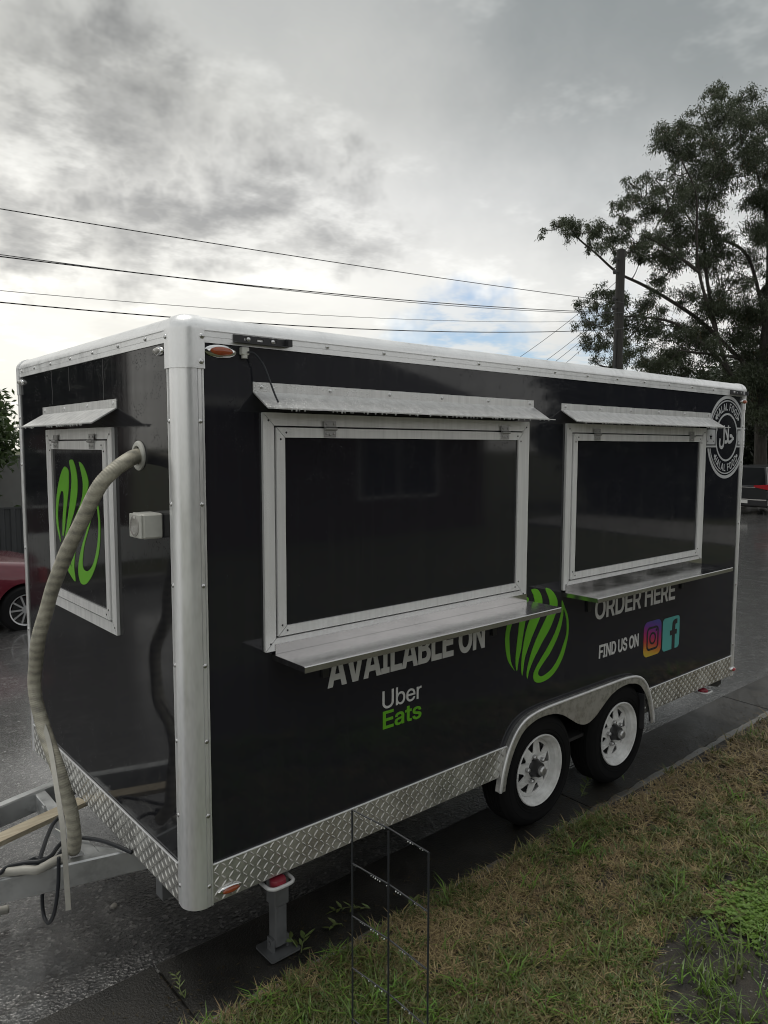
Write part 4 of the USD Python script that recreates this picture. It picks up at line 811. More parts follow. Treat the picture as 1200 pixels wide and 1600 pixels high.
# ---------------------------------------------------------------- lawn grass: tufts scattered over the part of the verge in view
def tuft(n, h0, h1, spread, wid, seed, droop=.5):
    r = np.random.default_rng(seed); vs, fs, k = [], [], 0
    for _ in range(n):
        a, b = r.uniform(0, 2*PI, 2); q = spread*math.sqrt(r.random()); p = np.array([q*math.cos(a), q*math.sin(a), -.004])
        h = r.uniform(h0, h1); d = np.array([math.cos(b), math.sin(b), 0]); s = np.array([-d[1], d[0], 0])*wid*.5*r.uniform(.7, 1.3); lean = r.uniform(.15, droop)*h*1.5
        m = p+d*lean*.35+[0, 0, h*.62]; t = p+d*lean*1.15+[0, 0, h*r.uniform(.75, 1.0)]
        vs += [p-s, p+s, m+s*.8, m-s*.8, t]; fs += [(k, k+1, k+2), (k, k+2, k+3), (k+3, k+2, k+4)]; k += 5
    return np.array(vs), np.array(fs)
def grass():
    pi = UsdGeom.PointInstancer.Define(stage, '/World/grass'); tag(pi.GetPrim(), 'patchy green and straw lawn between the kerb and the photographer', 'grass', None, 'stuff')
    kinds = []
    for k, (m, n, h0, h1, sp, w, dr, c) in enumerate([('ga', 12, .020, .044, .026, .0046, 1.0, 3), ('gc', 12, .016, .042, .026, .0044, 1.2, 3), ('gb', 13, .008, .030, .028, .0040, 1.8, 3), ('gd', 8, .035, .085, .028, .0055, .9, 2), ('ga', 7, .04, .10, .03, .0048, 1.3, 2)]):
        for j in range(c):
            p = obj(f'tuft_{"abcde"[k]}', tuft(n, h0, h1, sp, w, 100+10*k+j, dr), M[m], pi.GetPrim()); kinds.append(k); pi.GetPrototypesRel().AddTarget(p.GetPath())
    kinds = np.array(kinds); g = np.random.default_rng(21)
    # candidates, thinned with distance from where one stands
    N = 620000; x = g.uniform(-.6, 14, N); y = -.175-g.random(N)**1.6*4.2
    d = np.hypot(x+1.135, y+2.384); dens = np.clip((2.7/d)**2, .03, 1)*(1/1.0)
    ang = np.degrees(np.arctan2(y+2.384, x+1.135)); keep = (ang > 49.2-34) & (ang < 49.2+36) & (d > 1.0)
    pdf = (1/4.2)*(1/1.6)*np.maximum((-.175-y)/4.2, 1e-4)**(1/1.6-1)/14.6                      # candidates per square metre, relative
    want = 3000*dens/(N*pdf); keep &= g.random(N) < want
    edge = -.255+.035*(meshkit.noise(np.stack([x*5, x*0, x*0], 1), 9)-.5)*2+.02*(meshkit.noise(np.stack([x*17, x*0, x*0], 1), 8)-.5)*2
    edge = np.where(x < 2.4, edge+.055*np.clip(2.4-x, 0, 1), edge-.06*np.clip(x-2.4, 0, 1)); keep &= y < edge
    x, y, d = x[keep], y[keep], d[keep]
    P3 = np.stack([x, y, x*0], 1); n1 = meshkit.fbm(P3*1.3, 3, 31); n2 = meshkit.fbm(P3*5.5, 2, 41)
    bare = np.exp(-(((x-1.36)/.30)**2+((y+1.38)/.20)**2))+.75*np.exp(-(((x-1.55)/.22)**2+((y+1.12)/.10)**2))+.6*np.exp(-(((x-1.9)/.30)**2+((y+1.55)/.3)**2))
    bare = bare*(.55+.9*n2)
    straw = .5+1.5*(n1-.5)+1.0*(n2-.5)+.38*np.exp(-((y+.55)/.30)**2)*np.clip((x-.1)/.5, 0, 1)-.55*np.exp(-(((x-.15)/.45)**2+((y+.5)/.22)**2))-.42*np.clip((-1.0-y)/.25, 0, 1)-.10*np.clip((x-4)/3, 0, 1)
    u = g.random(len(x)); k = np.where(u < np.clip(straw, .05, .93), 2, np.where(g.random(len(x)) < .45, 0, 1))
    green = np.clip((-.95-y)/.3, 0, 1)*(n1 > .45); k = np.where((g.random(len(x)) < .10+.25*green) & (k != 2), 3, k)
    k = np.where(bare > .32, np.where(g.random(len(x)) < .5, 4, 3), k)
    thin = np.where(bare > .32, .10, np.where(k >= 3, .32, 1.0)); sel = g.random(len(x)) < thin
    x, y, k, d = x[sel], y[sel], k[sel], d[sel]
    idx = np.array([g.choice(np.nonzero(kinds == q)[0]) for q in k]); z = np.maximum(lawn_z(x, y), np.interp(-y, [.09, .12, .2, .26], [.0, .018, .075, .10]))
    z = np.where(y > -.26, np.interp(-y, [.09, .12, .2, .26], [.0, .018, .075, .10]), z)
    sc = g.uniform(.75, 1.3, len(x))*np.clip(d/3.2, 1, 2.4); th = g.uniform(0, 2*PI, len(x))
    pi.CreatePositionsAttr(Vt.Vec3fArray.FromNumpy(np.stack([x, y, z], 1).astype(np.float32)))
    pi.CreateProtoIndicesAttr(Vt.IntArray.FromNumpy(idx.astype(np.int32)))
    pi.CreateScalesAttr(Vt.Vec3fArray.FromNumpy(np.stack([sc, sc, sc*.8**np.log2(np.maximum(sc, 1))], 1).astype(np.float32)))
    pi.CreateOrientationsAttr(Vt.QuathArray([Gf.Quath(float(math.cos(t/2)), 0, 0, float(math.sin(t/2))) for t in th]))
    print('tufts', len(x))
grass()
def soil_grit():
    g = np.random.default_rng(63); vs, fs, k = [], [], 0
    for _ in range(700):
        x, y = g.uniform(.9, 2.3), g.uniform(-1.75, -.95); z = float(lawn_z(np.array(x), np.array(y))); s = g.uniform(.002, .0065)
        q = np.array([(1, 0, 0), (-1, 0, 0), (0, 1, 0), (0, -1, 0), (0, 0, .8), (0, 0, -.6)])*s*g.uniform(.6, 1.2, (6, 1))
        vs += list(q @ rotz(g.uniform(0, 6)).T+[x, y, z+s*.2]); fs += [(k+a, k+b, k+c) for a, b, c in ((0, 2, 4), (2, 1, 4), (1, 3, 4), (3, 0, 4), (2, 0, 5), (1, 2, 5), (3, 1, 5), (0, 3, 5))]; k += 6
    obj('soil_grit', (np.array(vs), np.array(fs)), M['pebble'], None, kind='stuff', label='small grit on the bare soil at the lower right', cat='grit')
soil_grit()
# clover mat at the lower right
def clover():
    g = np.random.default_rng(5); vs, fs, k = [], [], 0
    for _ in range(1100):
        q = math.sqrt(g.random()); a = g.uniform(0, 2*PI); x = 1.93+.15*q*math.cos(a)+.075*g.normal(); y = -1.21+.11*q*math.sin(a)+.06*g.normal(); z = float(lawn_z(np.array(x), np.array(y)))+g.uniform(.012, .040)*(1.15-q*.6)
        for j in range(3):
            b = a+j*2.1+g.normal(0, .2); r = g.uniform(.0045, .0085); c = np.array([x, y, z])+np.array([math.cos(b), math.sin(b), g.uniform(-.1, .3)])*r*.9
            d = np.array([math.cos(b), math.sin(b), .2])*r; s = np.array([-math.sin(b), math.cos(b), g.uniform(-.3, .3)])*r*.85
            vs += [c-d, c+s, c+d, c-s]; fs += [(k, k+1, k+2), (k, k+2, k+3)]; k += 4
    obj('clover_patch', (np.array(vs), np.array(fs)), M['gd'], None, kind='stuff', label='bright green clover mat in the lawn at the lower right', cat='clover')
clover()
t = thing('dry_stalk', 'single pale dry stalk standing in the lawn at the lower right', 'stalk', (1.11, -1.00, float(lawn_z(np.array(1.11), np.array(-1.0)))))
obj('stem', tube([(0, 0, 0), (.004, .002, .03), (-.004, .004, .062)], [.0022, .0018, .0012], 6), M['gb'], t)
for b, d in (((0, .001, .012), (1, .3, .8)), ((0, .001, .02), (-1, -.2, .6)), ((.004, .002, .045), (.5, -1, .7))): obj('leaf', leaf(np.array(b, float), np.array(d, float), np.array([0, 0, 1.0]), .045, .005), M['gb'], t)

# ---------------------------------------------------------------- trees
def leaves(centers, radii, per, ln, wd, g, droop=.8):
    """narrow leaf blades in small sprays round each centre"""
    P = []
    for c, r in zip(centers, radii):
        ns = max(3, int(9*min(r, 1.2)/.7)); sp = g.normal(0, 1, (ns, 3)); sp /= np.linalg.norm(sp, axis=1, keepdims=True); sp *= r*g.random((ns, 1))**.45*np.array([1, 1, .75])
        for s in sp:
            m = int(per*(r/.7)**2/ns*g.uniform(.5, 1.5)); P.append(c+s+g.normal(0, 1, (m, 3))*r*np.array([.24, .24, .20]))
    P = np.vstack(P); n = len(P); a = g.uniform(0, 2*PI, n); el = g.normal(-droop, .55, n)
    d = np.stack([np.cos(a)*np.cos(el), np.sin(a)*np.cos(el), np.sin(el)], 1); q = g.normal(0, 1, (n, 3)); s = np.cross(d, q); s /= np.linalg.norm(s, axis=1, keepdims=True)+1e-9
    L_ = (ln*g.uniform(.6, 1.3, n))[:, None]; w = (wd*g.uniform(.7, 1.3, n))[:, None]
    v = np.stack([P, P+d*L_*.45+s*w*.5, P+d*L_, P+d*L_*.45-s*w*.5], 1).reshape(-1, 3); k = np.arange(n)[:, None]*4
    return v, np.concatenate([k+[0, 1, 2], k+[0, 2, 3]])
def grow(skeleton, targets, g, r_tip=.012):
    """thin curved branches from the nearest part of the skeleton to each target"""
    pts = [p for c in skeleton for p in c]; out = []
    for t in sorted(targets, key=lambda q: min(np.linalg.norm(np.array(q)-p) for p in pts)):
        A = np.array(pts); dd = np.linalg.norm(A-t, axis=1)+np.clip(A[:, 2]-t[2]+.3, 0, 9)*1.2; b = A[np.argmin(dd)]; ln = np.linalg.norm(t-b)
        if ln < .15: continue
        mid = (b+t)/2+np.array([g.normal(0, .1), g.normal(0, .1), -.12])*ln; c = spline([b, mid, t], 4); out.append(tube(c, np.linspace(min(.05, .012+.018*ln), r_tip, len(c)), 4, False)); pts += list(c[::2])
    return out
GUM_CLUMPS = [(-8.73,12.34,0.51),(-8.95,11.85,0.46),(-8.3,11.91,0.57),(-7.64,11.86,0.63),(-6.87,11.58,0.63),(-7.16,12.2,0.4),(-5.88,13.62,0.57),(-6.22,13.0,0.46),(-5.31,14.14,0.51),(-5.31,13.2,0.68),(-4.59,12.78,0.74),(-4.17,16.04,0.68),(-4.69,15.67,0.46),(-3.6,15.39,0.74),(-3.89,14.77,0.68),(-2.89,16.62,0.74),(-3.32,16.19,0.57),(-2.24,17.38,0.57),(-1.55,17.56,0.63),(-1.04,16.82,0.74),(-1.89,16.48,0.74),(-0.41,16.05,0.8),(0.33,16.48,0.68),(-2.18,15.48,0.86),(-3.03,14.43,0.8),(-1.32,15.06,0.91),(-0.18,14.78,0.97),(-3.94,13.77,0.74),(-4.45,13.63,0.57),(-3.59,12.64,0.86),(-2.45,13.21,0.97),(-1.17,13.35,0.97),(0.11,13.07,0.86),(-0.6,12.08,0.97),(-2.17,11.93,0.8),(-3.59,11.5,0.74),(-4.73,11.64,0.68),(-6.02,11.49,0.57),(-5.73,10.93,0.63),(-5.02,10.73,0.63),(-4.02,10.45,0.74),(-2.88,10.65,0.63),(-1.59,10.51,0.97),(-0.17,10.52,0.97),(-7.58,8.56,0.46),(-7.86,8.51,0.34),(-7.01,9.13,0.57),(-6.58,8.51,0.63),(-7.15,8.08,0.51),(-7.29,6.8,0.4),(-6.86,7.14,0.63),(-6.29,7.52,0.57),(-6.43,6.52,0.68),(-5.57,6.67,0.74),(-5.29,8.51,0.74),(-5.29,7.66,0.68),(-4.29,7.8,0.8),(-4.29,6.53,0.8),(-3.3,7.67,0.74),(-3.15,6.39,0.91),(-2.01,8.52,0.97),(-2.15,7.1,1.03),(-1.01,7.1,1.03),(-1.02,8.52,0.97),(-0.02,8.24,1.03),(0.13,6.54,0.97),(-2.15,5.68,0.97),(-1.01,5.54,0.86),(-3.57,5.53,0.68),(-0.01,5.12,0.97),(-4.72,5.82,0.57),(-0.72,4.26,0.86),(0.28,3.7,0.86)]
GUM_LIMBS = [[(0.15,0.86),(0.05,3.7),(0.02,5.97),(0.12,9.66),(-0.17,12.22),(-0.89,14.77),(-1.47,17.05)],[(0.02,4.83),(-1.01,5.97),(-2.67,7.53),(-4.12,8.52),(-5.3,9.19),(-6.38,9.73),(-7.3,10.55),(-8.15,11.29),(-8.56,11.97)],[(0.02,3.7),(-1.58,5.4),(-2.66,6.39),(-4.12,7.35),(-5.92,7.6),(-6.86,7.51)],[(0.07,7.68),(-0.42,10.51),(-1.42,11.56),(-2.05,12.27),(-2.6,13.63),(-3.46,15.05)],[(-1.58,5.4),(-2.67,7.67),(-3.47,9.37),(-3.85,10.76),(-4.16,12.21),(-5.02,13.34)],[(-2.15,6.82),(-2.76,9.66),(-2.79,11.79),(-2.32,14.63),(-2.75,16.47)],[(-3.47,9.37),(-5.01,10.39),(-5.93,10.78)],[(0.07,8.53),(1.12,10.52),(1.82,13.36),(2.1,15.35)],[(0.05,5.97),(1.55,7.68),(2.97,9.96),(4.11,11.1)],[(-1.01,5.97),(-2.15,5.96),(-3.58,5.96),(-4.72,5.96)]]
def gum_tree(pos):
    g = np.random.default_rng(77); t = thing('gum_tree', 'tall open-crowned gum tree against the sky behind the rear of the trailer', 'tree')
    rh = np.array([.7574, -.6529, 0]); dp = np.array([.6529, .7574, 0]); pos = np.array(pos, float)
    W3 = lambda u, dv, z: pos*[1, 1, 0]+rh*u+dp*dv+[0, 0, z]
    sk = []
    gz = ZF+.17
    for i, l in enumerate(GUM_LIMBS):
        sway, d0 = (g.normal(0, .9) if i else 0), 0.0
        if i:
            near = min((p for q in sk for p in q), key=lambda p: np.hypot((p-pos*[1, 1, 0])@rh-l[0][0], p[2]-l[0][1])); d0 = float((near-pos*[1, 1, 0])@dp)
        c = [W3(u, d0+sway*(k/len(l))*2.2, z) for k, (u, z) in enumerate(l)]
        if i: c[0] = near
        if i == 0: c = c[:-1]; c = [W3(.2, 0, gz-.2)]+list(c)
        r0 = .33 if i == 0 else .105 if i in (1, 2, 7, 8) else .085; c = spline(c, 5); sk.append(c)
        r = np.linspace(r0, .025, len(c)); 
        if i == 0: r[:3] = r[:3]+np.array([.16, .07, .02])
        obj('trunk' if i == 0 else 'limb', tube(c, r, 10 if i == 0 else 7), M['bark'], t, smooth=True)
    C, R_ = [], []
    right = [(g.uniform(.6, 6.5), g.uniform(4.5, 14.6), g.uniform(.6, .95)) for _ in range(46)]
    right = [q for q in right if (q[0]/6.5)**2+((q[1]-9.3)/6.6)**2 < 1]
    for u, z, r in GUM_CLUMPS+[(-7.0, 11.1, .45), (-6.2, 11.0, .5), (-7.9, 11.8, .42), (-7.3, 7.7, .5), (-6.7, 9.1, .55), (-4.9, 9.6, .6), (-3.2, 9.0, .7), (-1.6, 9.5, .7), (-5.6, 12.2, .6), (-3.0, 15.3, .7), (-1.9, 14.2, .8)]+right:
        ns = 6 if r > .6 else 4
        for _ in range(ns):
            dv = float(np.clip(g.normal(0, 1.0), -2.2, 2.2)); k_ = 1+dv/33
            C.append(W3((u+g.normal(0, .40)*r)*k_, dv, 2.2+(z-.45+g.normal(0, .34)*r-2.2)*k_)); R_.append(r*g.uniform(.5, .8))
    obj('twigs', cat(*grow(sk, C, g)), M['bark'], t, kind='stuff')
    n = len(C); low = np.array([c[2] for c in C])
    obj('crown', leaves(C, R_, 760, .155, .035, g), M['gum'], t)
    pick = g.random(n) < .22
    obj('young_leaves', leaves([c for c, p in zip(C, pick) if p], [r*.8 for r, p in zip(R_, pick) if p], 70, .17, .035, g), M['gumtip'], t, kind='stuff')
gum_tree((33.15, 11.83, 0))
def bush_tree(pos, h, r, label, seed, m='bush', ln=.22, wd=.07, n=26, per=330, name='bushy_tree', low=.25, group=None):
    g = np.random.default_rng(seed); t = thing(name, label, 'tree', pos, 0, group); sk = [spline([(0, 0, -.2), (.1*r*g.normal(), .1*r*g.normal(), h*.35), (.15*r*g.normal(), .15*r*g.normal(), h*.7)], 6)]
    obj('trunk', tube(sk[0], np.linspace(.045*h*.5, .02, len(sk[0])), 9), M['bark'], t, smooth=True)
    C = []
    while len(C) < n:
        q = g.uniform(-1, 1, 3)
        if .2 < np.linalg.norm(q) < 1: C.append(np.array([q[0]*r, q[1]*r, h*(low+(1-low)*.5)+q[2]*h*(1-low)*.5]))
    R_ = [r*g.uniform(.26, .46) for _ in C]
    for c in C[:5]: cc = spline([sk[0][3], (sk[0][5]+c)/2, c], 4); obj('limb', tube(cc, np.linspace(.04, .012, len(cc)), 6), M['bark'], t, smooth=True)
    sc = (.7/np.array(R_))**2; P = []
    obj('crown', leaves(C, R_, 1, ln, wd, g, .4) if per == 1 else cat(*[leaves([c], [q], per*s*min((q/.35)**1.2, 3.2), ln, wd, g, .4) for c, q, s in zip(C, R_, sc)]), M[m], t)
    return t
bush_tree((1.35, 14.3, ZF+.17), 3.5, 1.55, 'rounded leafy bush above the grey wall at the left edge', 3, n=34, per=420, ln=.16, wd=.055, low=.22)
bush_tree((42, 15.5, ZF+.2), 6.6, 3.4, 'dark bushy tree at the right edge, beyond the charcoal car', 4, 'hedge', .34, .12, 44, 420, low=.05)
bush_tree((48, 19.5, ZF+.2), 7.5, 3.6, 'tall dark tree behind the bushy one at the right edge', 5, 'hedge', .34, .12, 44, 420, low=.05)
bush_tree((36.5, 14.8, ZF+.2), 4.4, 2.2, 'low dark shrub under the gum tree', 6, 'hedge', .30, .10, 36, 420, low=.03)
bush_tree((55, 22, ZF+.2), 8, 4.2, 'farthest dark tree at the right edge of the street', 8, 'hedge', .38, .14, 40, 420, low=.05)

# ---------------------------------------------------------------- power pole and lines along the far verge
def pole(x, y, label, full=True):
    t = thing('power_pole', label, 'pole', (x, y, ZF+.15)); h = 8.45-ZF-.15
    v, f = lathe([(.185, -.2), (.175, 1), (.14, h-.02), (.13, h), (0, h)], 18, 'z'); obj('shaft', (v, f), M['pole'], t, smooth=40)
    for z in (h-.35, h-.75, h-1.6, h-1.9): obj('insulator', cat(bar((-.15, 0, z), (-.33, 0, z), .02, 6), xform(lathe([(0, -.07), (.05, -.07), (.065, 0), (.04, .07), (0, .07)], 12, 'z'), t=(-.33, 0, z))), M['dark'], t)
    obj('fuse_box', bx(-.24, .24, -.24, -.15, 2.9, 3.5, .02), M['pole'], t); obj('conduit', bar((-.23, -.02, 0), (-.19, -.02, h-2.6), .03, 8), M['dark'], t)
    return t
pole(20.95, 11.4, 'dark weathered timber power pole in front of the gum tree')
WIRES = [([(2.31, 5.89), (5.1, 6.0), (8.85, 6.12), (12.92, 6.29), (18.53, 6.59)], .012, 'highest power line crossing the sky from the pole'),
         ([(2.29, 5.19), (4.46, 5.29), (7.19, 5.36), (12.93, 5.67), (18.55, 6.16)], .010, 'thin power line, the upper of the close pair crossing the clouds'),
         ([(2.28, 5.11), (3.87, 5.22), (7.19, 5.34), (9.75, 5.48), (12.93, 5.68), (19.58, 6.27)], .014, 'thick power line, the lower of the close pair crossing the clouds'),
         ([(2.26, 4.61), (5.07, 4.76), (8.84, 4.96), (14.17, 5.41), (20.68, 6.15)], .007, 'faint thin line just above the lowest power line'),
         ([(2.25, 4.39), (5.06, 4.49), (7.98, 4.62), (12.94, 4.99), (19.26, 5.67)], .014, 'lowest power line, passing just above the trailer roof')]
for pts, r, lab in WIRES:
    a = np.array(pts); q = np.polyfit(a[:, 0], a[:, 1], 2); X_ = np.linspace(-30, 20.95, 60)
    obj('power_line', tube([(x, 11.4-.2*(r > .011), float(np.polyval(q, x))) for x in X_], r*.75, 6), M['wire'], None, smooth=True, label=lab, cat='power line')
for k, (x1, y1, z1, zt, lab) in enumerate([(18.6, 16.4, 3.9, 7.6, 'steepest service wire dropping left from the power pole'), (19.6, 16.4, 3.6, 6.9, 'second service wire from the left below the power pole'), (20.1, 16.4, 3.5, 6.7, 'third service wire from the left below the power pole'), (20.9, 16.4, 3.4, 6.5, 'service wire nearest to the power pole')]):
    X_ = np.linspace(0, 1, 14); obj('service_wire', tube([(20.95+(x1-20.95)*s, 11.3+(y1-11.3)*s, zt+(z1-zt)*s-.25*4*s*(1-s)) for s in X_], .008, 6), M['wire'], None, smooth=True, label=lab, cat='service wire')

# ---------------------------------------------------------------- houses, fences and walls of the street
def house(x0, x1, y0, y1, zb, eave, ridge, wallm, label, face, wins):
    """hip-roofed bungalow; face = -1: its street front looks towards -y"""
    t = thing('house', label, 'house'); yf = y0 if face < 0 else y1; s = face
    obj('wall', cat(bx(x0, x1, y0, y1, zb-.3, eave)), M[wallm], t)
    o = .55; cy = (y0+y1)/2; k = (y1-y0)/2*.95
    A = [(x0-o, y0-o, eave-.05), (x1+o, y0-o, eave-.05), (x1+o, y1+o, eave-.05), (x0-o, y1+o, eave-.05), (x0+k, cy, ridge), (x1-k, cy, ridge)]
    A += [(a, b, eave-.2) for a, b, _ in A[:4]]
    F = [(0, 1, 5), (0, 5, 4), (1, 2, 5), (2, 3, 4), (2, 4, 5), (3, 0, 4), (6, 8, 7), (6, 9, 8), (0, 6, 7), (0, 7, 1), (1, 7, 8), (1, 8, 2), (2, 8, 9), (2, 9, 3), (3, 9, 6), (3, 6, 0)]
    rf = obj('roof', (np.array(A, float), np.array(F)), M['roof'], t)
    obj('gutter_fascia', cat(bx(x0-o-.06, x1+o+.06, y0-o-.06, y0-o-.002, eave-.19, eave-.04), bx(x0-o-.06, x1+o+.06, y1+o+.002, y1+o+.06, eave-.19, eave-.04)), M['trimw'], rf)
    for wx, ww, wz, wh in wins:
        w = obj('window', cat(bx(wx-ww/2-.06, wx+ww/2+.06, yf+s*.002, yf+s*.05, wz-.06, wz), bx(wx-ww/2-.06, wx+ww/2+.06, yf+s*.002, yf+s*.05, wz+wh, wz+wh+.06), bx(wx-ww/2-.06, wx-ww/2, yf+s*.002, yf+s*.05, wz, wz+wh), bx(wx+ww/2, wx+ww/2+.06, yf+s*.002, yf+s*.05, wz, wz+wh), bx(wx-.025, wx+.025, yf+s*.002, yf+s*.04, wz, wz+wh)) if True else None, M['trimw'], t)
        obj('pane', bx(wx-ww/2, wx+ww/2, yf+s*.004, yf+s*.02, wz, wz+wh), M['cargrey'], w)
    return t
gz = ZF+.17
house(-6.1, 1.9, 15.6, 22.0, gz, gz+5.1, 7.1, 'brick', 'dark brick two-storey house across the street, mirrored in the front wall', -1, [(-4.6, 1.8, gz+.9, 1.2), (-.8, 1.6, gz+.9, 1.2), (-4.6, 1.8, gz+3.5, 1.2), (-.8, 1.6, gz+3.5, 1.2)])
house(9.5, 22.0, 16.8, 24, gz, gz+2.4, 4.1, 'render', 'grey rendered bungalow behind the trailer across the street', -1, [(12, 2.0, gz+.9, 1.2), (18, 2.2, gz+.9, 1.2)])
house(1.0, 12.4, -17.5, -9.6, .2, 2.9, 5.2, 'brick', 'dark brick house behind the photographer, mirrored in the side wall', 1, [(3.2, 1.8, 1.0, 1.3), (9.6, 2.2, 1.0, 1.3)])
bush_tree((19.2, -9.2, .15), 7.0, 3.0, 'dense dark tree behind the photographer to the right of the driveway', 12, 'hedge', .34, .12, 36, 420, low=.04)
bush_tree((26.0, -9.8, .15), 8.0, 3.6, 'second dense dark tree behind the photographer along the near side', 13, 'hedge', .34, .12, 36, 420, low=.04)
bush_tree((-2.6, -10.4, .15), 6.5, 2.8, 'dense dark tree beside the brick house behind the photographer', 14, 'hedge', .34, .12, 36, 420, low=.04)
bush_tree((35.0, -10.5, .15), 8.5, 4.0, 'third dense dark tree down the near side of the street', 15, 'hedge', .36, .13, 36, 420, low=.04)
bush_tree((-2.2, 12.7, gz), 5.6, 1.5, 'dense dark street tree before the brick two-storey house, mirrored in the front wall', 16, 'hedge', .30, .10, 36, 420, low=.28)
def panel_fence(x0, x1, y, h, label, step=2.4):
    t = thing('panel_fence', label, 'fence'); z = ZF+.15; n = int(round((x1-x0)/step))
    for k in range(n):
        a = x0+k*step; p = []
        for j in range(12):
            c = a+.04+j*(step-.08)/12; w = (step-.08)/12; p += [(c, y), (c+w*.3, y), (c+w*.4, y-.025), (c+w*.8, y-.025), (c+w*.9, y)]
        p.append((a+step-.04, y)); poly = LineString(p).buffer(.002, cap_style=2)
        obj('fence_panel', ext(poly, h-.06, 'xy', z+.03), M['fence'], t)
        obj('rail', cat(bx(a+.04, a+step-.04, y-.03, y+.02, z+h-.035, z+h)), M['fence'], t)
    for k in range(n+1): obj('post', bx(x0+k*step-.035, x0+k*step+.035, y-.03, y+.03, z-.3, z+h+.01), M['fence'], t)
panel_fence(-.4, 8.0, 13.1, 1.10, 'charcoal panel fence across the street at the left edge')
panel_fence(30, 58.8, 13.6+3.2, 1.75, 'charcoal panel fence under the trees at the right edge')
obj('boundary_wall', cat(bx(-.5, 9, 15.2, 15.4, gz-.3, 1.78), bx(-.52, 9.02, 15.17, 15.43, 1.781, 1.83)), M['render'], None, label='pale grey rendered wall behind the charcoal fence at the left edge', cat='wall')
obj('garden_wall', cat(bx(-15, -.8, 12.0, 12.2, gz-.3, .42), *[bx(x-.2, x+.2, 11.9, 12.3, gz-.3, .62) for x in np.arange(-14.8, -.5, 2.8)]), M['trimw'], None, label='low white garden wall with piers before the brick two-storey house', cat='wall')

def hedge(x0, x1, y, h, label, seed):
    g = np.random.default_rng(seed); t = thing('clipped_hedge', label, 'hedge', (0, 0, 0)); n = int((x1-x0)*900)
    P = np.stack([g.uniform(x0, x1, n), y+g.uniform(-.35, .35, n), ZF+.15+h*g.random(n)**.7*(1+.04*np.sin(g.uniform(0, 6, n)))], 1)
    d = g.normal(0, 1, (n, 3)); d /= np.linalg.norm(d, axis=1, keepdims=True); q = np.cross(d, g.normal(0, 1, (n, 3))); q /= np.linalg.norm(q, axis=1, keepdims=True)
    v = np.stack([P, P+d*.05+q*.03, P+d*.11, P+d*.05-q*.03], 1).reshape(-1, 3); k = np.arange(n)[:, None]*4
    obj('foliage', (v, np.concatenate([k+[0, 1, 2], k+[0, 2, 3]])), M['hedge'], t)
    obj('stem', cat(*[bar((x, y, ZF), (x+.03, y, ZF+h*.8), .02, 5) for x in np.arange(x0+.3, x1, .6)]), M['bark'], t)
hedge(-19, -7.6, 14.2, 2.15, 'clipped dark hedge beside the brick two-storey house, mirrored in the front wall', 51)

# ---------------------------------------------------------------- parked cars
def car_wheel(parent, x, y, r, out, w=.2):
    g = part('wheel', parent)
    P = lambda m: (lambda v, f: ((v*np.array([1, -out, 1.0]))+np.array([x, y, r]), f if out < 0 else f[:, ::-1]))(*cat(m))
    obj('tyre', P(lathe([(r*.66, .01), (r*.72, 0), (r*.9, 0), (r*.97, .015), (r, .04), (r, w-.04), (r*.95, w), (r*.66, w)], 40)), M['rubber'], g, smooth=35)
    sp = [lathe([(r*.66, .012), (r*.655, .004), (r*.61, .012), (r*.60, .09), (r*.66, .1)], 40), lathe([(0, .012), (r*.14, .012), (r*.17, .03), (0, .03)], 20)]
    for k in range(10):
        a = k*2*PI/10; sp.append(xform(bx(r*.12, r*.63, .018, .035, -r*.035, r*.035), roty(a)))
    obj('alloy_rim', P(cat(*sp)), M['alloy'], g, smooth=30); obj('brake_disc', P(lathe([(0, .07), (r*.5, .07), (r*.5, .09)], 24)), M['dark'], g)
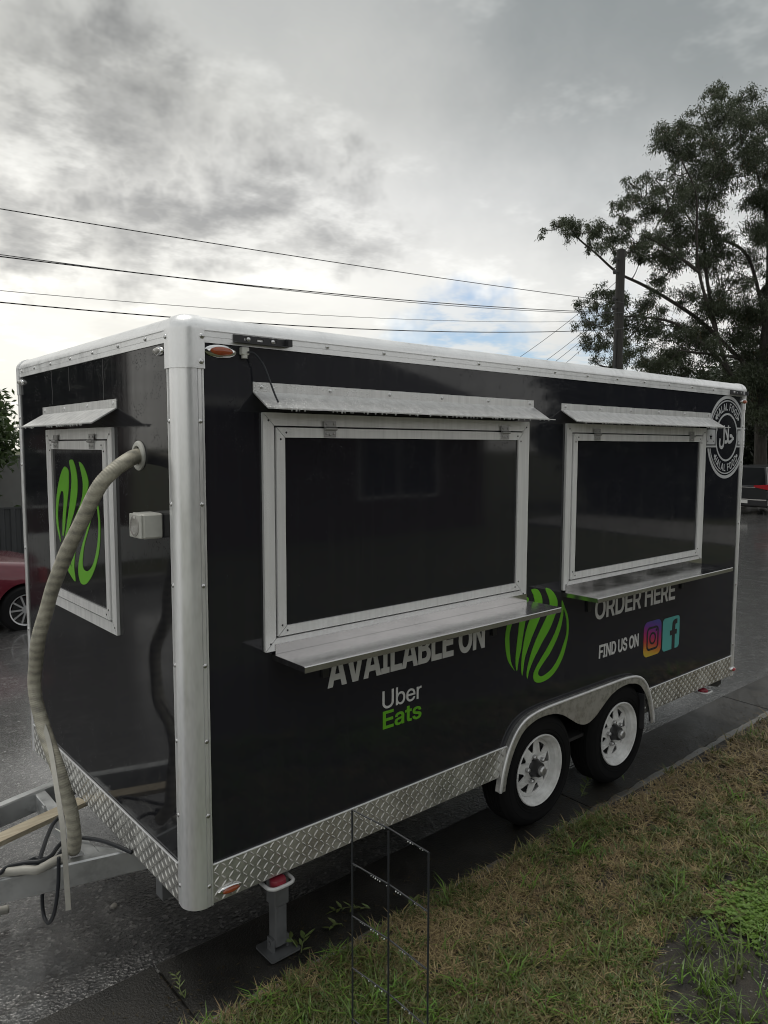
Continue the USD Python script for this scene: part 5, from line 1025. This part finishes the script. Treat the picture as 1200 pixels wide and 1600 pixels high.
def car(name, label, loc, rot, paint, st, gh, wheels, r, hw, suv):
    """st: stations (x, z_low, z_high, half width) of the lower body; gh: cabin corners (x at sill, x at roof) front and back, sill and roof heights"""
    t = thing(name, label, 'car', loc, rot)
    def sec(x, z0, z1, w): return [(x, s*q, z) for s in (-1, 1) for q, z in ((w-.10, z0), (w-.02, z0+.12), (w, z0+.35*(z1-z0)), (w-.005, z0+.62*(z1-z0)), (w-.05, z1-.05), (w-.16, z1))]
    b = manifold3d.Manifold()
    for a, c in zip(st[:-1], st[1:]): b += manifold3d.Manifold.hull_points(np.array(sec(*a)+sec(*c)))
    for wx in wheels: b -= manifold3d.Manifold.cylinder(3, r*1.14, r*1.14, 40, True).rotate([90, 0, 0]).translate([wx, 0, r*.99])
    b += manifold3d.Manifold.cube([wheels[0]-wheels[1]+1.2, 2*hw-.5, .5], True).translate([(wheels[0]+wheels[1])/2, 0, .5])
    obj('body', b, M[paint], t, smooth=35)
    (xf0, xf1), (xr0, xr1), zs, zr = gh; wi, wo = hw-.10, hw-.30
    co = np.array([(xf0, -wi, zs), (xf0, wi, zs), (xr0, -wi, zs), (xr0, wi, zs), (xf1, -wo, zr-.04), (xf1, wo, zr-.04), (xr1, -wo, zr-.04), (xr1, wo, zr-.04)]); top = [(xf1-.15, -wo+.15, zr), (xf1-.15, wo-.15, zr), (xr1+.15, -wo+.15, zr), (xr1+.15, wo-.15, zr)]
    cb = obj('cabin', hull(np.vstack([co-[0, 0, .06], co, top])), M[paint], t, smooth=30)
    def pane(nm, a, b_, c, d, inset=.09, off=.006):
        q = np.array([a, b_, c, d], float); m = q.mean(0); n = np.cross(q[1]-q[0], q[2]-q[0]); n /= np.linalg.norm(n); n *= np.sign(n@(m-np.array([(xf0+xr0)/2, 0, zs]))); q = m+(q-m)*(1-inset)
        obj(nm, hull(np.vstack([q+n*off, q+n*(off-.012)])), M['black'] if False else M['glass_dark'], cb)
    pane('windscreen', co[0], co[1], co[5], co[4]); pane('rear_window', co[2], co[3], co[7], co[6])
    for s in (0, 1):
        a, c, e, g = co[0+s], co[2+s], co[6+s], co[4+s]; M1, M2 = a+(c-a)*.48, g+(e-g)*.48
        pane('side_window', a, M1, M2, g, .14); pane('side_window', M1, c, e, M2, .14)
    xr = st[0][0]; xf = st[-1][0]
    for s in (-1, 1):
        obj('tail_lamp', hull([(xr-.012, s*(hw-.06), .90), (xr-.012, s*(hw-.06), 1.09), (xr-.012, s*(hw-.56), .99), (xr-.012, s*(hw-.56), 1.05), (xr+.16, s*(hw+.004), .94), (xr+.16, s*(hw+.004), 1.08), (xr+.25, s*(hw-.08), 1.10)] if suv else [(xr-.01, s*(hw-.08), .62), (xr-.01, s*(hw-.08), .80), (xr-.01, s*(hw-.35), .62), (xr-.01, s*(hw-.35), .80), (xr+.12, s*(hw-.005), .64), (xr+.12, s*(hw-.005), .8)]), M['redlens'], t)
        obj('headlight', hull([(xf+.004, s*(hw-.2), .56), (xf+.004, s*(hw-.5), .54), (xf+.004, s*(hw-.2), .66), (xf+.004, s*(hw-.5), .64), (xf-.3, s*(hw-.035), .62), (xf-.3, s*(hw-.035), .70)]), M['clearlens'], t)
        obj('mirror', hull([(xf0-.35+dx, s*(hw-.06+dy), zs+dz) for dx in (-.04, .06) for dy in (0, .2) for dz in (.02, .15)]), M[paint], t, smooth=40)
        obj('reflector', bx(xr-.014, xr+.02, min(s*(hw-.2), s*(hw-.42)), max(s*(hw-.2), s*(hw-.42)), .42, .46), M['redlens'], t)
    obj('rear_bumper', bx(xr-.05, xr+.25, -hw+.08, hw-.08, .32, .56, .03), M['black' if suv else paint], t); obj('number_plate', bx(xr-.058 if suv else xr-.055, xr-.0505, -.19, .19, .58-.17, .69-.17), M['trimw'], t)
    obj('front_bumper', bx(xf-.2, xf+.05, -hw+.14, hw-.14, .25, .50, .04), M['black'], t)
    for k, wx in enumerate(wheels):
        for s in (-1, 1): car_wheel(t, wx, s*(hw-.005), r, s)
    return t
M['glass_dark'] = mat('dark_car_glass', (.008, .009, .010), .06, spec=.08)
car('parked_car', 'maroon hatchback parked across the street at the left edge', (.20, 8.49, -.345), 0, 'carred',
    [(-1.95, .34, .80, .74), (-1.75, .24, .95, .84), (-1.0, .2, .97, .88), (.55, .2, .96, .885), (.95, .2, .94, .88), (1.5, .22, .87, .85), (1.95, .26, .74, .76), (2.1, .34, .60, .62)], ((.75, -.05), (-1.85, -1.45), .94, 1.46), (1.28, -1.28), .305, .89, False)
car('parked_car', 'charcoal hatch-backed car with red tail lamps parked at the right edge', (28.15, 9.25, -.36), 0, 'cargrey',
    [(-2.30, .40, .97, .80), (-2.14, .30, 1.08, .90), (-1.2, .26, 1.10, .92), (.7, .26, 1.06, .92), (1.4, .28, 1.0, .90), (2.0, .3, .90, .84), (2.25, .38, .72, .70)], ((1.0, .30), (-2.28, -1.98), 1.02, 1.74), (1.38, -1.32), .36, .925, True)
